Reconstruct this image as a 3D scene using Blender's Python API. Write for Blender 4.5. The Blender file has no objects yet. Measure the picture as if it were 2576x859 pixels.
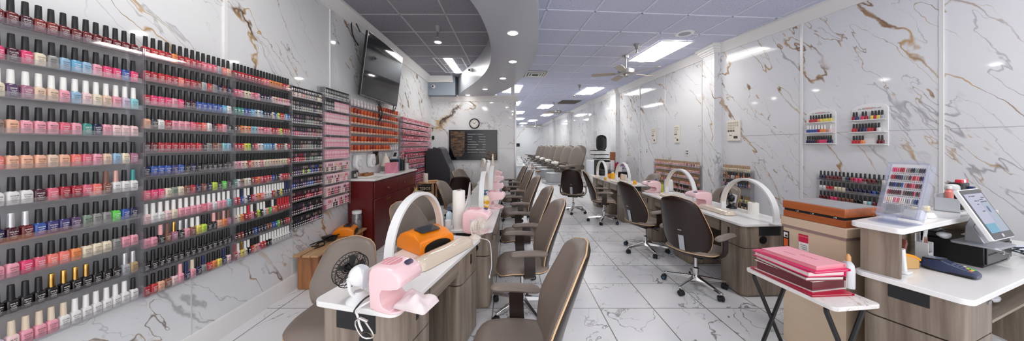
import bpy, bmesh, math, random
from mathutils import Matrix, Vector
rnd = random.Random(7)
PI = math.pi
SC = bpy.context.scene
COL = SC.collection
EYE, FPX, CX, HY = 1.42, 740.0, 1288.0, 366.0     # eye height (m), focal length / principal point in frame pixels

def atZ(px, py, z):          # point seen at a frame position on the horizontal plane at height z
    y = FPX * (EYE - z) / (py - HY)
    return ((px - CX) / FPX * y, y, z)
def atY(px, py, y):          # point seen at a frame position at depth y
    return ((px - CX) / FPX * y, y, EYE - (py - HY) / FPX * y)

# ------------------------------------------------------------------ mesh builder
class MB:
    def __init__(s): s.v = []; s.f = []; s.m = []; s.M = Matrix(); s.mi = 0
    def add(s, vs, fs):
        b = len(s.v)
        s.v += [s.M @ Vector(p) for p in vs]
        s.f += [[b + i for i in f] for f in fs]
        s.m += [s.mi] * len(fs)
        return s
    def box(s, c, d, rot=None):
        x, y, z = d[0] / 2, d[1] / 2, d[2] / 2
        vs = [Vector((i * x, j * y, k * z)) for i in (-1, 1) for j in (-1, 1) for k in (-1, 1)]
        if rot: vs = [rot @ p for p in vs]
        vs = [p + Vector(c) for p in vs]
        return s.add(vs, [(0, 1, 3, 2), (4, 6, 7, 5), (0, 4, 5, 1), (2, 3, 7, 6), (0, 2, 6, 4), (1, 5, 7, 3)])
    def b2(s, a, b):             # box from corner to corner
        return s.box([(a[i] + b[i]) / 2 for i in range(3)], [abs(b[i] - a[i]) for i in range(3)])
    def prism(s, pts, z0, z1):
        n = len(pts)
        vs = [(x, y, z0) for x, y in pts] + [(x, y, z1) for x, y in pts]
        return s.add(vs, [list(range(n))[::-1], list(range(n, 2 * n))] + [(i, (i + 1) % n, n + (i + 1) % n, n + i) for i in range(n)])
    def rings(s, rings, closed=True, cap=True):
        n = len(rings[0]); vs = [p for r in rings for p in r]; fs = []
        for k in range(len(rings) - 1):
            for i in range(n if closed else n - 1):
                j = (i + 1) % n
                fs.append((k * n + i, k * n + j, (k + 1) * n + j, (k + 1) * n + i))
        if cap and closed:
            fs.append(list(range(n))[::-1]); fs.append([(len(rings) - 1) * n + i for i in range(n)])
        return s.add(vs, fs)
    def lathe(s, prof, n=20, c=(0, 0, 0), axis='z', ex=2.0, sx=1.0, sy=1.0):
        R = []
        for r, z in prof:
            ring = []
            for i in range(n):
                a = 2 * PI * i / n
                ca, sa = math.cos(a), math.sin(a)
                q = 1.0 if ex == 2 else (abs(ca) ** ex + abs(sa) ** ex) ** (-1 / ex)
                u, w = r * ca * q * sx, r * sa * q * sy
                p = (u, w, z) if axis == 'z' else ((z, u, w) if axis == 'x' else (u, z, w))
                ring.append((p[0] + c[0], p[1] + c[1], p[2] + c[2]))
            R.append(ring)
        return s.rings(R)
    def cyl(s, p0, p1, r0, r1=None, n=16):
        r1 = r0 if r1 is None else r1
        p0, p1 = Vector(p0), Vector(p1)
        q = (p1 - p0).to_track_quat('Z', 'Y')
        return s.rings([[p + q @ Vector((r * math.cos(2 * PI * i / n), r * math.sin(2 * PI * i / n), 0)) for i in range(n)] for p, r in ((p0, r0), (p1, r1))])
    def tube(s, pts, r, n=8, smooth=0):
        pts = [Vector(p) for p in pts]
        for _ in range(smooth):
            q = [pts[0]]
            for a, b in zip(pts, pts[1:]): q += [a * .75 + b * .25, a * .25 + b * .75]
            pts = q + [pts[-1]]
        R = []; up = None
        for i, p in enumerate(pts):
            t = (pts[min(i + 1, len(pts) - 1)] - pts[max(i - 1, 0)]).normalized()
            if up is None: up = t.orthogonal().normalized()
            up = (up - t * up.dot(t)).normalized(); w = t.cross(up)
            R.append([p + (up * math.cos(2 * PI * k / n) + w * math.sin(2 * PI * k / n)) * r for k in range(n)])
        return s.rings(R)
    def ell(s, c, r, nu=20, nv=12, e1=1.0, e2=1.0):       # (super)ellipsoid
        f = lambda w, e: math.copysign(abs(w) ** e, w)
        R = []
        for j in range(nv + 1):
            v = -PI / 2 + PI * j / nv
            v = max(min(v, PI / 2 - 1e-3), -PI / 2 + 1e-3)
            R.append([(c[0] + r[0] * f(math.cos(v), e1) * f(math.cos(2 * PI * i / nu), e2), c[1] + r[1] * f(math.cos(v), e1) * f(math.sin(2 * PI * i / nu), e2), c[2] + r[2] * f(math.sin(v), e1)) for i in range(nu)])
        return s.rings(R)
    def slab(s, fa, fb, nu, nv):       # closed sheet between two parametric surfaces fa(u,v), fb(u,v)
        A = [fa(-1 + 2 * i / nu, j / nv) for j in range(nv + 1) for i in range(nu + 1)]
        B = [fb(-1 + 2 * i / nu, j / nv) for j in range(nv + 1) for i in range(nu + 1)]
        n, w, fs = len(A), nu + 1, []
        for j in range(nv):
            for i in range(nu):
                a = j * w + i
                fs.append((a, a + 1, a + w + 1, a + w)); fs.append((n + a, n + a + w, n + a + w + 1, n + a + 1))
        for i in range(nu):
            fs.append((i, n + i, n + i + 1, i + 1)); t = nv * w + i; fs.append((t, t + 1, n + t + 1, n + t))
        for j in range(nv):
            a = j * w; fs.append((a, a + w, n + a + w, n + a)); a += nu; fs.append((a, n + a, n + a + w, a + w))
        return s.add(A + B, fs)
    def ribbon(s, path, wvec, t):      # path (3d pts) thick t, extruded along wvec
        w = Vector(wvec); P = [Vector(p) for p in path]; R = []
        for i, p in enumerate(P):
            d = (P[min(i + 1, len(P) - 1)] - P[max(i - 1, 0)]).normalized()
            nrm = d.cross(w.normalized()) * t / 2
            R.append([p + nrm - w / 2, p - nrm - w / 2, p - nrm + w / 2, p + nrm + w / 2])
        return s.rings(R)
    def mesh(s, name, mats, sharp=35):
        me = bpy.data.meshes.new(name)
        me.from_pydata([tuple(p) for p in s.v], [], s.f)
        mats = mats if isinstance(mats, (list, tuple)) else [mats]
        for m in mats: me.materials.append(m)
        me.polygons.foreach_set('material_index', s.m)
        bm = bmesh.new(); bm.from_mesh(me); bmesh.ops.recalc_face_normals(bm, faces=bm.faces); bm.to_mesh(me); bm.free()
        me.shade_smooth(); me.set_sharp_from_angle(angle=math.radians(sharp))
        return me
    def build(s, name, mats, parent=None, bevel=0, loc=None, rz=0, sharp=35, seg=2):
        return link(name, s.mesh(name, mats, sharp), parent, bevel, loc, rz, seg)

def link(name, me, parent=None, bevel=0, loc=None, rz=0, seg=2):
    o = bpy.data.objects.new(name, me); COL.objects.link(o)
    if parent: o.parent = parent
    if loc: o.location = loc
    if rz: o.rotation_euler.z = rz
    if bevel:
        b = o.modifiers.new('bevel', 'BEVEL'); b.width = bevel; b.segments = seg; b.limit_method = 'ANGLE'; b.angle_limit = math.radians(40)
    return o
def tag(o, label=None, cat=None, group=None, kind=None):
    if label: o['label'] = label
    if cat: o['category'] = cat
    if group: o['group'] = group
    if kind: o['kind'] = kind
    return o
def thing(name, label, cat, loc=(0, 0, 0), rz=0, group=None):
    o = bpy.data.objects.new(name, None); COL.objects.link(o); o.empty_display_size = .05
    o.location = loc; o.rotation_euler.z = rz
    return tag(o, label, cat, group)
def struct(name, mb, mat, label, cat, bevel=0):
    return tag(mb.build(name, mat, bevel=bevel), label, cat, None, 'structure')
KIDS = {}
def kids(o): return [c for c in COL.objects if c.parent == o]
def copy_tree(o, parent=None, cache=None):
    if cache is None:
        cache = {}
        for c in COL.objects:
            if c.parent: cache.setdefault(c.parent.name, []).append(c)
    c = o.copy(); COL.objects.link(c)
    if parent: c.parent = parent
    for ch in cache.get(o.name, []): copy_tree(ch, c, cache)
    return c
def dup(o, loc, rz, label, group=None):
    c = copy_tree(o); c.location = loc; c.rotation_euler.z = rz; c['label'] = label
    if group: c['group'] = group
    return c
def rrect(w, d, r, n=5, cx=0, cy=0, corners=(1, 1, 1, 1)):
    out = []
    for k, (sx, sy, a0) in enumerate(((1, 1, 0), (-1, 1, PI / 2), (-1, -1, PI), (1, -1, 1.5 * PI))):
        rr = r if corners[k] else 1e-4
        for i in range(n + 1):
            a = a0 + PI / 2 * i / n
            out.append((cx + sx * (w / 2 - rr) + rr * math.cos(a), cy + sy * (d / 2 - rr) + rr * math.sin(a)))
    return out
def RZ(a): return Matrix.Rotation(a, 4, 'Z')
def T(x, y, z): return Matrix.Translation((x, y, z))
TXT = {}
def text_mesh(body, size, mat, align='CENTER', ext=.0002, res=2, space=1.0):
    key = (body, size, mat.name, align)
    if key in TXT: return TXT[key]
    cu = bpy.data.curves.new('lettering', 'FONT'); cu.body = body; cu.size = size; cu.extrude = ext; cu.resolution_u = res
    cu.align_x = align; cu.align_y = 'CENTER'; cu.space_line = space
    o = bpy.data.objects.new('lettering', cu); COL.objects.link(o)
    dg = bpy.context.evaluated_depsgraph_get(); dg.update()
    me = bpy.data.meshes.new_from_object(o.evaluated_get(dg)); me.name = 'lettering'
    me.materials.clear(); me.materials.append(mat)
    bpy.data.objects.remove(o); bpy.data.curves.remove(cu)
    TXT[key] = me
    return me
def put_text(body, size, mat, parent, M, name='lettering', align='CENTER', space=1.0):
    o = link(name, text_mesh(body, size, mat, align, space=space), parent); o.matrix_local = M
    return o
# orientation helpers: text plane facing +X / -X / -Y / +Y
FACE_PX = Matrix(((0, 0, 1, 0), (1, 0, 0, 0), (0, 1, 0, 0), (0, 0, 0, 1)))
FACE_NX = Matrix(((0, 0, -1, 0), (-1, 0, 0, 0), (0, 1, 0, 0), (0, 0, 0, 1)))
FACE_NY = Matrix(((1, 0, 0, 0), (0, 0, -1, 0), (0, 1, 0, 0), (0, 0, 0, 1)))
FACE_PY = Matrix(((-1, 0, 0, 0), (0, 0, 1, 0), (0, 1, 0, 0), (0, 0, 0, 1)))

# ------------------------------------------------------------------ materials
def srgb(*c):
    f = lambda v: v / 12.92 if v <= .04045 else ((v + .055) / 1.055) ** 2.4
    return tuple(f(v / 255) for v in c)
MATS = {}
def mat(name, col=(.8, .8, .8), rough=.5, metal=0, emit=0, spec=.5, coat=0, sss=0):
    if name in MATS: return MATS[name]
    m = bpy.data.materials.new(name); m.use_nodes = True; p = m.node_tree.nodes['Principled BSDF']
    p.inputs['Base Color'].default_value = (*col, 1); p.inputs['Roughness'].default_value = rough; p.inputs['Metallic'].default_value = metal
    p.inputs['Specular IOR Level'].default_value = spec; p.inputs['Coat Weight'].default_value = coat
    if emit: p.inputs['Emission Color'].default_value = (*col, 1); p.inputs['Emission Strength'].default_value = emit
    MATS[name] = m
    return m
class NT:
    def __init__(s, m): s.t = m.node_tree; s.p = s.t.nodes['Principled BSDF']
    def n(s, typ, inp=None, **kw):
        nd = s.t.nodes.new(typ)
        for k, v in kw.items(): setattr(nd, k, v)
        for k, v in (inp or {}).items():
            if isinstance(v, bpy.types.NodeSocket): s.t.links.new(v, nd.inputs[k])
            else: nd.inputs[k].default_value = v
        return nd
    def l(s, a, b): s.t.links.new(a, b)
    def math(s, op, a, b=0.0, c=0.0): return s.n('ShaderNodeMath', {0: a, 1: b, 2: c}, operation=op).outputs[0]
    def mix(s, f, a, b):
        nd = s.t.nodes.new('ShaderNodeMix'); nd.data_type = 'RGBA'
        for k, v in ((0, f), (6, a), (7, b)):
            if isinstance(v, bpy.types.NodeSocket): s.l(v, nd.inputs[k])
            else: nd.inputs[k].default_value = v if k == 0 else (*v[:3], 1)
        return nd.outputs[2]
    def rng(s, v, a, b, c=0.0, d=1.0): return s.n('ShaderNodeMapRange', {0: v, 1: a, 2: b, 3: c, 4: d}, interpolation_type='SMOOTHSTEP').outputs[0]
    def noise(s, vec, scale, detail=3, rough=.55, dist=0): return s.n('ShaderNodeTexNoise', {'Vector': vec, 'Scale': scale, 'Detail': detail, 'Roughness': rough, 'Distortion': dist}).outputs[0]
    def vmap(s, vec, loc=(0, 0, 0), rot=(0, 0, 0), scale=(1, 1, 1)): return s.n('ShaderNodeMapping', {'Vector': vec, 'Location': loc, 'Rotation': rot, 'Scale': scale}).outputs[0]
    def vmath(s, op, a, b=(0, 0, 0), sc=None):
        nd = s.n('ShaderNodeVectorMath', {0: a, 1: b}, operation=op)
        if sc is not None: nd.inputs['Scale'].default_value = sc
        return nd.outputs[0]
    def obj(s): return s.n('ShaderNodeTexCoord').outputs['Object']
def marble(name, base=srgb(226, 227, 229), rot=(0, 0, 0), stretch=(1, .4, 1), s=1.0, gold=1.0, gray=.75, rough=.06, seed=0.0, cell=None, grout=None, gmask=(.5, .62), dark=.5, wamp=.4, cloudy=.08):
    m = mat(name, base, rough); N = NT(m); co = N.obj(); src = co
    if cell:       # each tile carries its own piece of stone
        fl = N.vmath('FLOOR', N.vmath('DIVIDE', N.vmath('ADD', co, cell[1]), cell[0]))
        wn = N.n('ShaderNodeTexWhiteNoise', {'Vector': fl}, noise_dimensions='3D').outputs['Color']
        src = N.vmath('ADD', co, N.vmath('MULTIPLY', wn, (7., 7., 0.)))
    a = N.vmap(src, (seed, seed * 1.7, seed * .6), rot)
    warp = N.n('ShaderNodeTexNoise', {'Vector': a, 'Scale': 1.1 * s, 'Detail': 4.0, 'Roughness': .6}).outputs['Color']
    a = N.vmath('ADD', a, N.vmath('SCALE', N.vmath('SUBTRACT', warp, (.5, .5, .5)), sc=wamp / s))
    a = N.vmap(a, scale=stretch)
    def vein(vec, scale, w, msc, m0, m1, det=4, off=0.):
        v = N.vmap(vec, (off, off * .7, off * 1.3))
        d = N.math('ABSOLUTE', N.math('SUBTRACT', N.noise(v, scale, det, .5), .5))
        wn = N.rng(N.noise(v, 2.2 * s, 2), .35, .7, w * .2, w * 1.3)
        e = N.n('ShaderNodeMapRange', {0: d, 1: 0.0, 2: wn, 3: 1.0, 4: 0.0}, interpolation_type='SMOOTHSTEP').outputs[0]
        return N.math('MULTIPLY', e, N.rng(N.noise(v, msc * s, 2), m0, m1))
    g1 = vein(a, 1.1 * s, .011, .9, .45, .58, off=3.1); g2 = vein(a, 2.0 * s, .012, 1.2, .48, .6, off=11.)
    au = vein(a, .8 * s, .010, 1.0, gmask[0], gmask[1], off=23.)
    au2 = vein(a, 1.5 * s, .007, 1.1, gmask[0] + .03, gmask[1] + .03, off=37.); au = N.math('MAXIMUM', au, N.math('MULTIPLY', au2, .8))
    cloud = N.rng(N.noise(a, .8 * s, 4), .5, .75)
    c = N.mix(N.math('MULTIPLY', cloud, cloudy), base, srgb(150, 155, 165))
    c = N.mix(N.math('MULTIPLY', N.math('MAXIMUM', g1, N.math('MULTIPLY', g2, .8)), gray), c, srgb(128, 126, 128))
    gc = N.mix(N.rng(N.noise(a, 5 * s, 2), .4, .62), srgb(190, 156, 110), N.mix(dark, srgb(150, 112, 70), srgb(64, 42, 28)))
    c = N.mix(N.math('MINIMUM', N.math('MULTIPLY', au, gold), 1.0), c, gc)
    if grout:
        br = N.n('ShaderNodeTexBrick', {'Vector': N.vmath('ADD', co, grout[1]), 'Scale': 1.0, 'Mortar Size': grout[2], 'Mortar Smooth': .1, 'Brick Width': grout[0][0], 'Row Height': grout[0][1]}, offset=0.0)
        c = N.mix(br.outputs['Fac'], c, grout[3])
    N.l(c, N.p.inputs['Base Color'])
    return m
def wood(name, c1, c2, axis='z', scale=26., rough=.4, knots=.5):
    m = mat(name, c1, rough); N = NT(m); co = N.obj()
    st = {'x': (1.2, scale, scale), 'y': (scale, 1.2, scale), 'z': (scale, scale, 1.2)}[axis]
    w = N.n('ShaderNodeTexNoise', {'Vector': co, 'Scale': 2.2, 'Detail': 2.0}).outputs['Color']
    v = N.vmath('ADD', co, N.vmath('SCALE', N.vmath('SUBTRACT', w, (.5, .5, .5)), sc=.05 * knots))
    v = N.vmap(v, scale=st)
    f = N.noise(v, 1.0, 5, .6, .4); g = N.noise(N.vmap(v, scale=(.28, .28, .6)), 1.0, 3, .5)
    c = N.mix(N.rng(N.math('ADD', N.math('MULTIPLY', f, .55), N.math('MULTIPLY', g, .45)), .36, .66), c1, c2)
    N.l(c, N.p.inputs['Base Color'])
    return m
def clear(name, tint=(1, 1, 1), gloss=.1, haze=.0, hazecol=(.8, .8, .82), rough=.03):
    if name in MATS: return MATS[name]
    m = mat(name); t = m.node_tree; t.nodes.remove(t.nodes['Principled BSDF']); out = t.nodes['Material Output']
    tr = t.nodes.new('ShaderNodeBsdfTransparent'); tr.inputs[0].default_value = (*tint, 1)
    gl = t.nodes.new('ShaderNodeBsdfGlossy'); gl.inputs['Roughness'].default_value = rough
    mx = t.nodes.new('ShaderNodeMixShader'); mx.inputs[0].default_value = gloss
    t.links.new(tr.outputs[0], mx.inputs[1]); t.links.new(gl.outputs[0], mx.inputs[2]); last = mx
    if haze:
        df = t.nodes.new('ShaderNodeBsdfDiffuse'); df.inputs[0].default_value = (*hazecol, 1)
        m2 = t.nodes.new('ShaderNodeMixShader'); m2.inputs[0].default_value = haze
        t.links.new(last.outputs[0], m2.inputs[1]); t.links.new(df.outputs[0], m2.inputs[2]); last = m2
    t.links.new(last.outputs[0], out.inputs[0])
    return m

WHITE = mat('white_paint', srgb(232, 232, 232), .35)
TRIMW = mat('trim_white', srgb(232, 231, 230), .3)
GLOSSW = mat('white_plastic', srgb(236, 236, 236), .25)
QUARTZ = mat('white_quartz', srgb(238, 237, 235), .16)
BLACK = mat('black_plastic', srgb(14, 14, 15), .35)
MATTE = mat('black_matte', srgb(22, 22, 24), .6)
CHROME = mat('chrome', (.75, .75, .76), .12, 1)
STEEL = mat('brushed_steel', (.42, .42, .43), .32, 1)
NICKEL = mat('satin_nickel', (.5, .49, .47), .35, 1)
LEATHER = mat('taupe_leather', srgb(126, 113, 104), .42)
WALNUT = mat('dark_walnut_shell', srgb(40, 25, 21), .3)
EDGE = mat('plywood_edge', srgb(214, 178, 136), .5)
PINK = mat('pink_plastic', srgb(246, 208, 212), .25)
PINKD = mat('pink_grille', srgb(214, 150, 156), .5)
ORANGE = mat('orange_plastic', srgb(250, 140, 22), .3)
CAPB = mat('cap_black', srgb(26, 26, 28), .38)
CAPW = mat('cap_white', srgb(236, 234, 230), .4)
GOLDC = mat('cap_gold', srgb(206, 164, 92), .22, 1)
INKW = mat('ink_white', srgb(238, 234, 232), .6)
INKB = mat('ink_dark', srgb(58, 52, 52), .6)
ACR = clear('clear_acrylic', (.97, .97, .98), .07, .05)
ACRE = clear('acrylic_edge', (.97, .97, .98), .12, .04)
ACRB = clear('acrylic_back', (.9, .9, .9), .05, .42, (.74, .74, .75))
GLASS = clear('clear_glass', (.95, .96, .97), .12)
SCREEN = mat('dark_screen', srgb(8, 8, 10), .06, 0, 0, .8)
LAMP = mat('lamp_tube', (1, .97, .92), .4, 0, 20)
LAMPS = mat('lamp_tray', (1, .97, .92), .4, 0, 5)
DOWN = mat('downlight_glow', (1, .97, .92), .4, 0, 55)
WOODV = wood('laminate_vertical', srgb(154, 139, 124), srgb(108, 94, 82), 'z')
WOODY = wood('laminate_lengthwise', srgb(154, 139, 124), srgb(108, 94, 82), 'y')
WOODX = wood('laminate_across', srgb(150, 135, 120), srgb(108, 94, 82), 'x')
PINE = wood('pine_boards', srgb(206, 166, 122), srgb(160, 112, 74), 'y', 20)
PINED = wood('crate_boards', srgb(176, 120, 78), srgb(118, 70, 42), 'z', 20)
# ------------------------------------------------------------------ the room
CEIL = 3.19
LX = -2.15
M_WALLL = marble('marble_wall_left', rot=(math.radians(46), 0, 0), stretch=(1, .2, 1), s=1.7, gold=1.0, gray=.55, seed=4.3, dark=.8, gmask=(.36, .5), wamp=.45)
M_WALLR = marble('marble_wall_right', base=srgb(225, 226, 229), rot=(math.radians(-54), 0, 0), stretch=(1, .2, 1), s=1.85, gold=.95, gray=.62, seed=8.1, dark=.3, gmask=(.41, .55), wamp=.27)
M_WALLP = marble('marble_partition', rot=(0, math.radians(-35), 0), stretch=(.45, 1, 1), s=1.3, gold=1.0, gray=.6, seed=2.2, dark=.9, gmask=(.40, .54))
M_WALLF = marble('marble_wall_far', base=srgb(220, 223, 228), rot=(0, math.radians(40), 0), stretch=(.3, 1, 1), s=.8, gold=.7, gray=.8, seed=5.2, rough=.12)
def dark_crack(m, a, b, w):      # the one big dark fissure in the partition stone
    N = NT(m); src = m.node_tree.nodes['Principled BSDF'].inputs['Base Color'].links[0].from_socket
    sp = N.n('ShaderNodeSeparateXYZ', {0: N.obj()}); dx, dz = b[0] - a[0], b[1] - a[1]; L = math.hypot(dx, dz); dx /= L; dz /= L
    X = N.math('SUBTRACT', sp.outputs[0], a[0]); Z = N.math('SUBTRACT', sp.outputs[2], a[1])
    al = N.math('ADD', N.math('MULTIPLY', X, dx), N.math('MULTIPLY', Z, dz)); pe = N.math('SUBTRACT', N.math('MULTIPLY', X, dz), N.math('MULTIPLY', Z, dx))
    nz = N.math('MULTIPLY', N.math('SUBTRACT', N.noise(N.obj(), 5, 6, .65), .5), .34)
    pe = N.math('ABSOLUTE', N.math('ADD', pe, nz))
    k = N.math('MULTIPLY', N.rng(pe, 0.0, w, 1.0, 0.0), N.math('MULTIPLY', N.rng(al, -.05, .1), N.rng(al, L - .1, L + .12, 1.0, 0.0)))
    halo = N.math('MULTIPLY', N.rng(pe, 0.0, w * 2.2, .8, 0.0), N.math('MULTIPLY', N.rng(al, -.3, .05), N.rng(al, L * .3, L * .7, 1.0, 0.0)))
    c = N.mix(halo, src, srgb(204, 172, 120)); c = N.mix(k, c, N.mix(N.rng(N.noise(N.obj(), 14, 4), .4, .6), srgb(40, 34, 32), srgb(120, 104, 92)))
    N.l(c, N.p.inputs['Base Color'])
dark_crack(M_WALLP, (-1.95, 1.93), (-1.36, 2.5), .075)
M_FLOOR = marble('marble_floor', base=srgb(232, 232, 233), rot=(0, 0, math.radians(-50)), stretch=(.5, 1, 1), s=2.6, gold=.0, gray=.95, seed=1.4, rough=.3,
                 cell=((.464, .45, 9), (.165, .14, 0)), grout=((.464, .45), (.165, .14, 0), .0045, srgb(120, 118, 116)))
def tile_mat(name, base, speck, amount):
    m = mat(name, base, .85); N = NT(m); co = N.obj()
    f = N.noise(N.vmap(co, scale=(1, 1, 0)), 62, 2, .6); g = N.noise(co, 1.3, 2)
    k = N.math('MULTIPLY', N.rng(f, .56, .66), N.rng(g, .3, .6, .45, 1.0))
    N.l(N.mix(N.math('MULTIPLY', k, amount), base, speck), N.p.inputs['Base Color'])
    return m
M_CEILR = tile_mat('ceiling_tile_blue', srgb(204, 208, 230), srgb(126, 134, 164), .6)
M_CEILL = tile_mat('ceiling_tile_grey', srgb(150, 150, 158), srgb(80, 80, 88), .7)
M_SOFFIT = mat('soffit_paint', srgb(172, 176, 184), .28)
M_GRIDR = mat('grid_bar_blue', srgb(222, 226, 240), .4)
M_GRIDL = mat('grid_bar_grey', srgb(186, 186, 192), .4)

def wall_x(y):             # inner face of the right wall at depth y
    if y <= 5.2: return 4.53 - .167 * y
    if y <= 9.3: return 3.66 - (y - 5.2) * .0732
    return 3.36 - (y - 9.3) * .0484
struct('floor', MB().b2((-2.4, -1.2, -.1), (5.2, 26, 0)), M_FLOOR, 'polished white marble tile floor with fine grey veins', 'floor')
struct('wall_left', MB().b2((LX - .12, -1.2, 0), (LX, 8.0, CEIL)), M_WALLL, 'white marble panel wall behind the polish racks', 'wall')
for a, b in ((-1.2, 5.2), (5.2, 9.3), (9.3, 25.2)):
    struct('wall_right', MB().prism([(wall_x(a), a), (wall_x(a) + .12, a), (wall_x(b - 1e-4) + .12, b), (wall_x(b - 1e-4), b)], 0, CEIL), M_WALLR, 'white marble panel wall with gold veins on the right side, stretch from %s' % ('the counter to the first pillar' if a < 0 else 'first to second pillar' if a < 6 else 'second pillar to far end'), 'wall')
struct('wall_far', MB().b2((-2.3, 25.0, 0), (3.2, 25.15, CEIL)), M_WALLF, 'grey-white marble wall at the far end of the salon', 'wall')
struct('wall_partition', MB().b2((LX, 7.84, 0), (.1, 8.0, 2.62)), M_WALLP, 'white marble partition wall carrying the clock and menu screen', 'wall')
struct('wall_inner', MB().b2((-.6, 8.0, 0), (-.5, 25.0, CEIL)), M_WALLF, 'grey marble side wall behind the partition', 'wall')
struct('ceiling', MB().b2((-2.4, -1.2, CEIL), (5.2, 25.2, CEIL + .1)), M_CEILR, 'bluish speckled acoustic tile ceiling', 'ceiling')
SO_R = [(-.55, .4), (-.25, 1.2), (.05, 2.0), (.227, 2.63), (.313, 3.36), (.353, 4.08), (.328, 4.67), (.266, 5.3), (.137, 5.97), (-.03, 6.7), (-.33, 7.3), (-.556, 7.84)]
SO_L = [(-1.2, .4), (-.9, 1.2), (-.55, 2.0), (-.366, 2.63), (-.30, 3.04), (-.27, 3.62), (-.29, 4.26), (-.385, 4.9), (-.58, 5.6), (-.83, 6.25), (-1.16, 6.97), (-1.46, 7.82)]
def smooth2(p, k=2):
    for _ in range(k):
        q = [p[0]]
        for a, b in zip(p, p[1:]): q += [(a[0] * .75 + b[0] * .25, a[1] * .75 + b[1] * .25), (a[0] * .25 + b[0] * .75, a[1] * .25 + b[1] * .75)]
        p = q + [p[-1]]
    return p
sl, sr = smooth2(SO_L), smooth2(SO_R)
SOFZ = 2.72
mb = MB(); n = min(len(sl), len(sr))
for i in range(n - 1): mb.add([(*sl[i], SOFZ), (*sr[i], SOFZ), (*sr[i + 1], SOFZ), (*sl[i + 1], SOFZ), (*sl[i], CEIL), (*sr[i], CEIL), (*sr[i + 1], CEIL), (*sl[i + 1], CEIL)], [(0, 3, 2, 1), (1, 2, 6, 5), (0, 4, 7, 3)])
bm_tmp = mb
so = struct('ceiling_soffit', mb, M_SOFFIT, 'curved grey dropped soffit band with recessed downlights', 'soffit')
bmx = bmesh.new(); bmx.from_mesh(so.data); bmesh.ops.remove_doubles(bmx, verts=bmx.verts, dist=1e-5); bmesh.ops.recalc_face_normals(bmx, faces=bmx.faces); bmx.to_mesh(so.data); bmx.free(); so.data.set_sharp_from_angle(angle=.6)
struct('ceiling_bulkhead', MB().b2((LX, 7.5, 2.70), (-1.45, 7.84, CEIL)), mat('bulkhead_paint', srgb(142, 152, 164), .5), 'blue-grey boxed bulkhead in the corner above the partition', 'soffit')
poly = [(LX, .4)] + sl + [(LX, 7.82)]
struct('ceiling_left', MB().prism(poly, CEIL - .012, CEIL - .002), M_CEILL, 'dark grey speckled acoustic tile ceiling inside the curved soffit', 'ceiling')
# T-bar grids
def seg_clip(inside, p, d, t0, t1, step=.04):
    out = []; cur = None; t = t0
    while t <= t1:
        q = (p[0] + d[0] * t, p[1] + d[1] * t)
        if inside(*q):
            if cur is None: cur = t
        elif cur is not None: out.append((cur, t - step)); cur = None
        t += step
    if cur is not None: out.append((cur, t1))
    return out
def interp(pts, y):
    for (x0, y0), (x1, y1) in zip(pts, pts[1:]):
        if y0 <= y <= y1: return x0 + (x1 - x0) * (y - y0) / max(y1 - y0, 1e-6)
    return pts[0][0] if y < pts[0][1] else pts[-1][0]
def in_left(x, y): return LX < x and .4 < y < 7.5 and x < interp(SO_L, y) + .05
def in_right(x, y):
    if not (-.2 < y < 25): return False
    if x > wall_x(y): return False
    if y < 7.84: return x > interp(SO_R, y) - .05
    return x > -.5
def grid(name, node, ang, sp, inside, z, m, label):
    mb = MB(); c, s_ = math.cos(ang), math.sin(ang)
    for k in range(-45, 46):
        for dx, dy, ox, oy in ((c, s_, -s_, c), (-s_, c, c, s_)):
            p = (node[0] + ox * sp * k, node[1] + oy * sp * k)
            for t0, t1 in seg_clip(inside, p, (dx, dy), -30, 30):
                a = (p[0] + dx * t0, p[1] + dy * t0); b = (p[0] + dx * t1, p[1] + dy * t1)
                mb.box(((a[0] + b[0]) / 2, (a[1] + b[1]) / 2, z), (t1 - t0, .022, .008), Matrix.Rotation(math.atan2(dy, dx), 3, 'Z'))
    struct(name, mb, m, label, 'ceiling')
GA = math.radians(4.5)
grid('ceiling_grid', (1.094, 3.88), GA, .645, in_right, CEIL - .003, M_GRIDR, 'pale metal grid bars between the bluish ceiling tiles')
grid('ceiling_grid', (-1.5, 3.94), 0, .61, in_left, CEIL - .014, M_GRIDL, 'grey metal grid bars between the dark ceiling tiles')
# crown mouldings
CROWN = [(0, -.15), (.02, -.15), (.028, -.125), (.05, -.105), (.085, -.045), (.105, -.03), (.11, -.012), (.11, 0), (0, 0)]
def moulding(name, a, b, zt, label, prof=CROWN, side=1, cat='moulding', m=None):
    d = Vector((b[0] - a[0], b[1] - a[1])).normalized(); nrm = Vector((-d.y, d.x)) * side
    mb = MB(); mb.rings([[(p[0] + nrm.x * o, p[1] + nrm.y * o, zt + z) for o, z in prof] for p in (a, b)])
    return struct(name, mb, m or TRIMW, label, cat)
moulding('trim_1', (LX, -.8), (LX, 7.5), CEIL - .012, 'white crown moulding above the polish rack wall', side=-1)
moulding('trim_2', (LX, 7.84), (.16, 7.84), 2.74, 'white crown moulding capping the partition wall', side=-1)
moulding('trim_3', (LX, 7.5), (-1.5, 7.5), CEIL - .012, 'short white crown moulding over the corner bulkhead', side=-1)
PIL = [(5.15, .32), (9.2, .5), (11.6, .4), (15.2, .5), (19.5, .5)]
nseg = 4
for a, b in ((-1.0, 5.15), (5.47, 9.2), (9.7, 25.0)):
    bb = [(wall_x(y), y) for y in ((a, b) if b < 10 else (9.7, 25.0))]
    moulding('trim_%d' % nseg, bb[0], bb[1], CEIL, 'white crown moulding on the right wall, stretch from %s' % ('the counter to the first pillar' if a < 0 else 'first to second pillar' if a < 6 else 'second pillar to far end'), side=1); nseg += 1
BASE = [(0, 0), (.018, 0), (.018, .1), (.013, .112), (.013, .135), (.006, .148), (0, .15)]
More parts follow.
